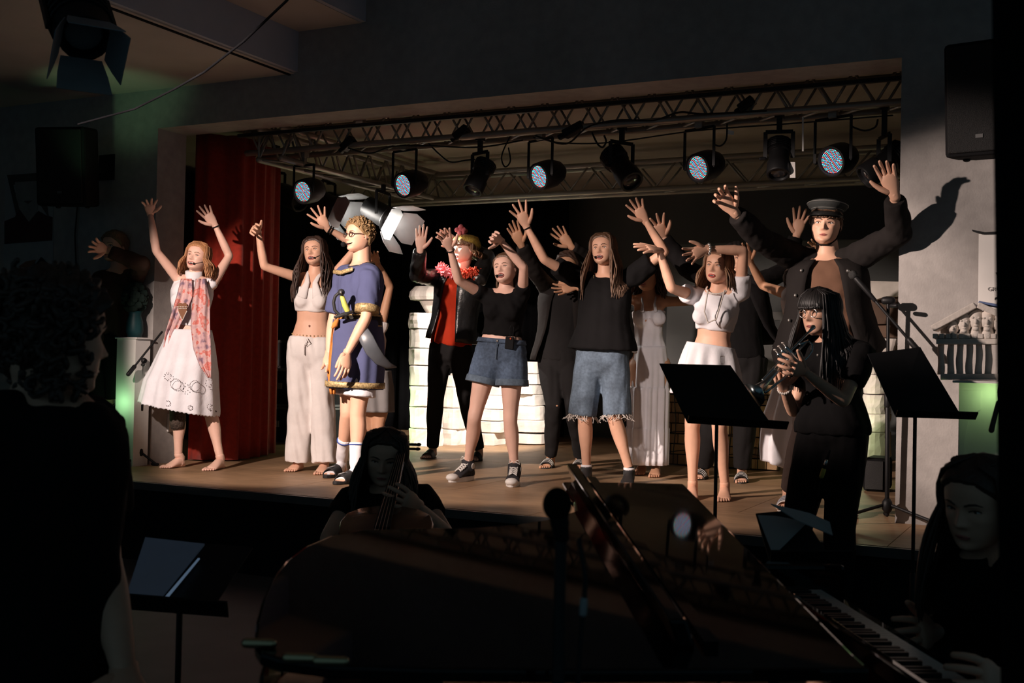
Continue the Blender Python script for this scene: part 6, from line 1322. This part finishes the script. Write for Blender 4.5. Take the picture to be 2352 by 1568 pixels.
for sx in (-1, 1):
    for sy in (-1, 1): obj('leg', V().bar(A(*(q+kp*sx*.13+kx*sy*.22)[:2], zz-.05), A(*(q+kp*sx*.13+kx*sy*.22)[:2], HALL), .04), LACQ, be)
# ------------------------------------------------------------------ conductor
DN = 2.35; hb = A(*U(120, 1500, DN)[:2], HALL)
P = fig('person', 'man in black t-shirt with curly hair standing in the dark left foreground, seen from behind', DN, 'm', (105, 905), (110, 1470), ((-30, 985), (205, 985)), -118,
        [G_(e=(-40, 1290, 1), w=(-10, 1500, 1), h=(0, 1640, 1), thumb=1), G_(e=(238, 1290, -1), w=(285, 1545, -1), h=(290, 1690, -1), thumb=-1, curl=.4)],
        [G_(H=hb-HR*.1, T=hb-HR*.1+HF*.22+HR*.1, K=hb-HR*.1+HF*.05+Z*.46), G_(H=hb+HR*.1-HF*.05, T=hb+HR*.16+HF*.2, K=hb+HR*.1+HF*.03+Z*.46)], 'light', 1.02, (122, 765, -112, -4, 0), .245, floor=HALL, group='musicians in front of the stage', toes=False)
face(P, P.hd, 'closed', LIP, 'brown'); v = V(); scalp(P.hd, v, .075, .80, .06, .012, 26); g = np.random.default_rng(44); hd = P.hd
for q in range(320):
    a = g.uniform(1.1, math.pi)*g.choice([-1, 1]); z = g.uniform(.0, 1.0); w_, f_, b_ = _tab(_w, max(z, .15)), _tab(_yf, z), _tab(_yb, max(z, .12)); y_ = f_*abs(math.cos(a)) if math.cos(a) > 0 else b_*abs(math.cos(a))
    c = hd.w((w_*math.sin(a)*1.2, y_*1.25-.03, z-.48)); d1_ = nrm(g.normal(size=3)); d2_ = nrm(np.cross(d1_, g.normal(size=3))); ph = g.uniform(0, 6)
    v.tube([c+.014*(math.cos(t+ph)*d1_+math.sin(t+ph)*d2_)+d1_*.003*t for t in np.linspace(0, 5, 7)], .006, 5)
obj('hair', v, HAIR['brown'], P.e, smooth=True); tee(P, 'black_tshirt', BLKT, -.12, .97, .02, .66, .026, seed=142, amp=.005); bottoms(P, 'black_trousers', BLKT, .05, 1.95, .012, .014, .02, seed=143)
for i in (0, 1): s2 = V(); kn, an_, he, to = P.leg[i]; foot(s2, he, to, an_, 1.15, toes=False, rad=1.14); obj('shoe', remesh(s2, .009, 3), RUB, P.e)
# ------------------------------------------------------------------ person behind the black panel, only a hand shows
DB = 3.9; hb = A(*U(2420, 1200, DB)[:2], HALL)
P = fig('person', 'musician behind the black post at right, only a hand with a stick showing', DB, 'm', (2430, 830), (2430, 1190), ((2372, 880), (2500, 880)), 20,
        [G_(e=(2385, 1060, -1), w=(2330, 960, -1), h=(2292, 945, -1), thumb=1, curl=1.0), G_(e=(2510, 1080, -1), w=(2470, 1180, -1), h=(2450, 1240, -1), thumb=-1)],
        [G_(H=hb-HR*.1, T=hb-HR*.12-HF*.24, K=hb-HR*.1-HF*.03+Z*.46), G_(H=hb+HR*.1, T=hb+HR*.12-HF*.24, K=hb+HR*.1-HF*.03+Z*.46)], 'tan', 1.0, (2425, 740, 20, -10, 0), .235, floor=HALL, group='musicians in front of the stage', toes=False)
face(P, P.hd, 'closed'); v = V(); scalp(P.hd, v, .06, .78, .1, .004, 2); obj('hair', v, HAIR['brown'], P.e, smooth=True)
tee(P, 'black_shirt', BLKT, -.1, .97, .016, 1.7, .016, seed=152); bottoms(P, 'black_trousers', BLKT, .05, 1.95, seed=153)
for i in (0, 1): s2 = V(); kn, an_, he, to = P.leg[i]; foot(s2, he, to, an_, 1.15, toes=False, rad=1.14); obj('shoe', remesh(s2, .009, 3), RUB, P.e)
hh = P.arm[0][2]; obj('drumstick', V().tube([hh-HR*.0+Z*.03, hh-HR*.02-Z*.06], [.006, .009], 8), mat('dark_stick', (.06, .04, .03), .5), label='dark stick held by the hand at the right edge', cat='stick', smooth=True)
# black panel
t0 = U(2294, -60, 1.35); b0 = U(2316, 1640, 1.35); dn = nrm(b0-t0); b0 = t0+dn*((HALL-t0[2])/dn[2]); t1 = t0+HR*.10; b1 = b0+HR*.10
pn = empty('black_post', A(*b0), 'tall black post along the right edge of the picture', 'post')
obj('shaft', V().prism([t0, t1, b1, b0], -HF*.08), BLKC, pn); obj('edge_tube', V().tube([t0, b0], .008, 8), BLKC, pn, smooth=True); obj('foot', V().box((b0+b1)/2-HF*.04+Z*.015, (.3, .3, .03), FR), BLKM, pn)
# ------------------------------------------------------------------ foreground microphone on stand
DM = 1.5; bt = U(1290, 1300, DM)
mb_ = A(*U(1288, 1400, DM)[:2], HALL); ms = empty('microphone_stand', mb_, 'black microphone with foam windscreen on a thin stand in front of the piano', 'microphone stand')
tp0 = U(1288, 1225, DM)
obj('upper_tube', V().tube([A(mb_[0], mb_[1], .3), tp0], .008, 12), BLKM, ms, smooth=True); obj('lower_tube', V().tube([mb_+Z*.02, A(mb_[0], mb_[1], .36)], .0135, 12), BLKM, ms, smooth=True); obj('base', V().tube([mb_+Z*.005, mb_+Z*.02], .12, 24), BLKM, ms, smooth=True)
obj('clip', V().tube([tp0, U(1286, 1200, DM)], [.010, .0125], 12), BLACK, ms, smooth=True); obj('windscreen', V().ell(U(1280, 1158, DM), (.0195, .0195, .0225), [RT, FW, UP], n=20), mat('foam', (.006, .006, .006), 1.0, bump=.5, bscale=200, spec=.05), ms, smooth=True)
obj('handle', V().tube([U(1283, 1180, DM), U(1290, 1235, DM)], [.013, .010], 12), BLACK, ms, smooth=True); obj('cable', V().tube([U(1330, 1240, DM), U(1345, 1330, DM), U(1340, 1400, DM), U(1332, 1480, DM), U(1328, 1568, DM), A(*U(1328, 1568, DM)[:2], HALL+.01)], .0036, 6), BLKM, ms, smooth=True); obj('cable_label', V().tube([U(1341, 1378, DM), U(1339, 1408, DM)], .0054, 8), mat('cable_label', (.30, .32, .33), .6), ms, smooth=True)
# ------------------------------------------------------------------ sheet music stands in the dark
e = music_stand((400, 1500), HALL, [(335, 1236), (582, 1256), (480, 1410), (290, 1395)], 3.0, 'dark music stand in front of the standing man at left', ddep=(.12, .12, -.1, -.1))
def on_sheet(name, px, D, dd, m, label, cat='sheet', th=.003, off=.01, **k):
    P4 = [U(x, y, D+q-off) for (x, y), q in zip(px, dd)]; n = nrm(np.cross(P4[1]-P4[0], P4[-1]-P4[0])); n = n if n@FW < 0 else -n
    return obj(name, V().prism(P4, n*th), m, label=label, cat=cat, **k)
on_sheet('tablet', [(334, 1237), (470, 1252), (358, 1390), (286, 1384)], 3.0, (.11, .11, -.09, -.09), mat('tablet_screen', (.10, .12, .16), .3, emit=(.35, .5, .75), es=.018), 'dim bluish tablet lying on the left music stand', 'tablet', .006)
on_sheet('light_bar', [(455, 1284), (459, 1284), (381, 1379), (374, 1379)], 3.0, (.07, .07, -.08, -.08), mat('screen_bar', (.2, .25, .3), .4, emit=(.4, .6, .9), es=.14), 'narrow glowing blue strip beside the tablet', 'screen', .004, .02)
e = music_stand((1800, 1300), HALL, [(1735, 1178), (1838, 1168), (1912, 1290), (1768, 1290)], 3.3, 'low black music stand with open sheets below the trumpet player', ddep=(.1, .1, -.05, -.05))
SHT = mat('sheet_paper', (.42, .42, .42), .8, var=.05)
on_sheet('sheet_music', [(1740, 1184), (1790, 1186), (1852, 1202), (1776, 1278)], 3.3, (.09, .1, .06, -.04), SHT, 'grey music sheet standing open on the low stand, left page'); on_sheet('sheet_music', [(1770, 1158), (1860, 1180), (1905, 1200), (1912, 1230), (1830, 1196)], 3.25, (.1, .1, .06, .03, .05), SHT, 'grey music sheet folded over the top of the low stand')
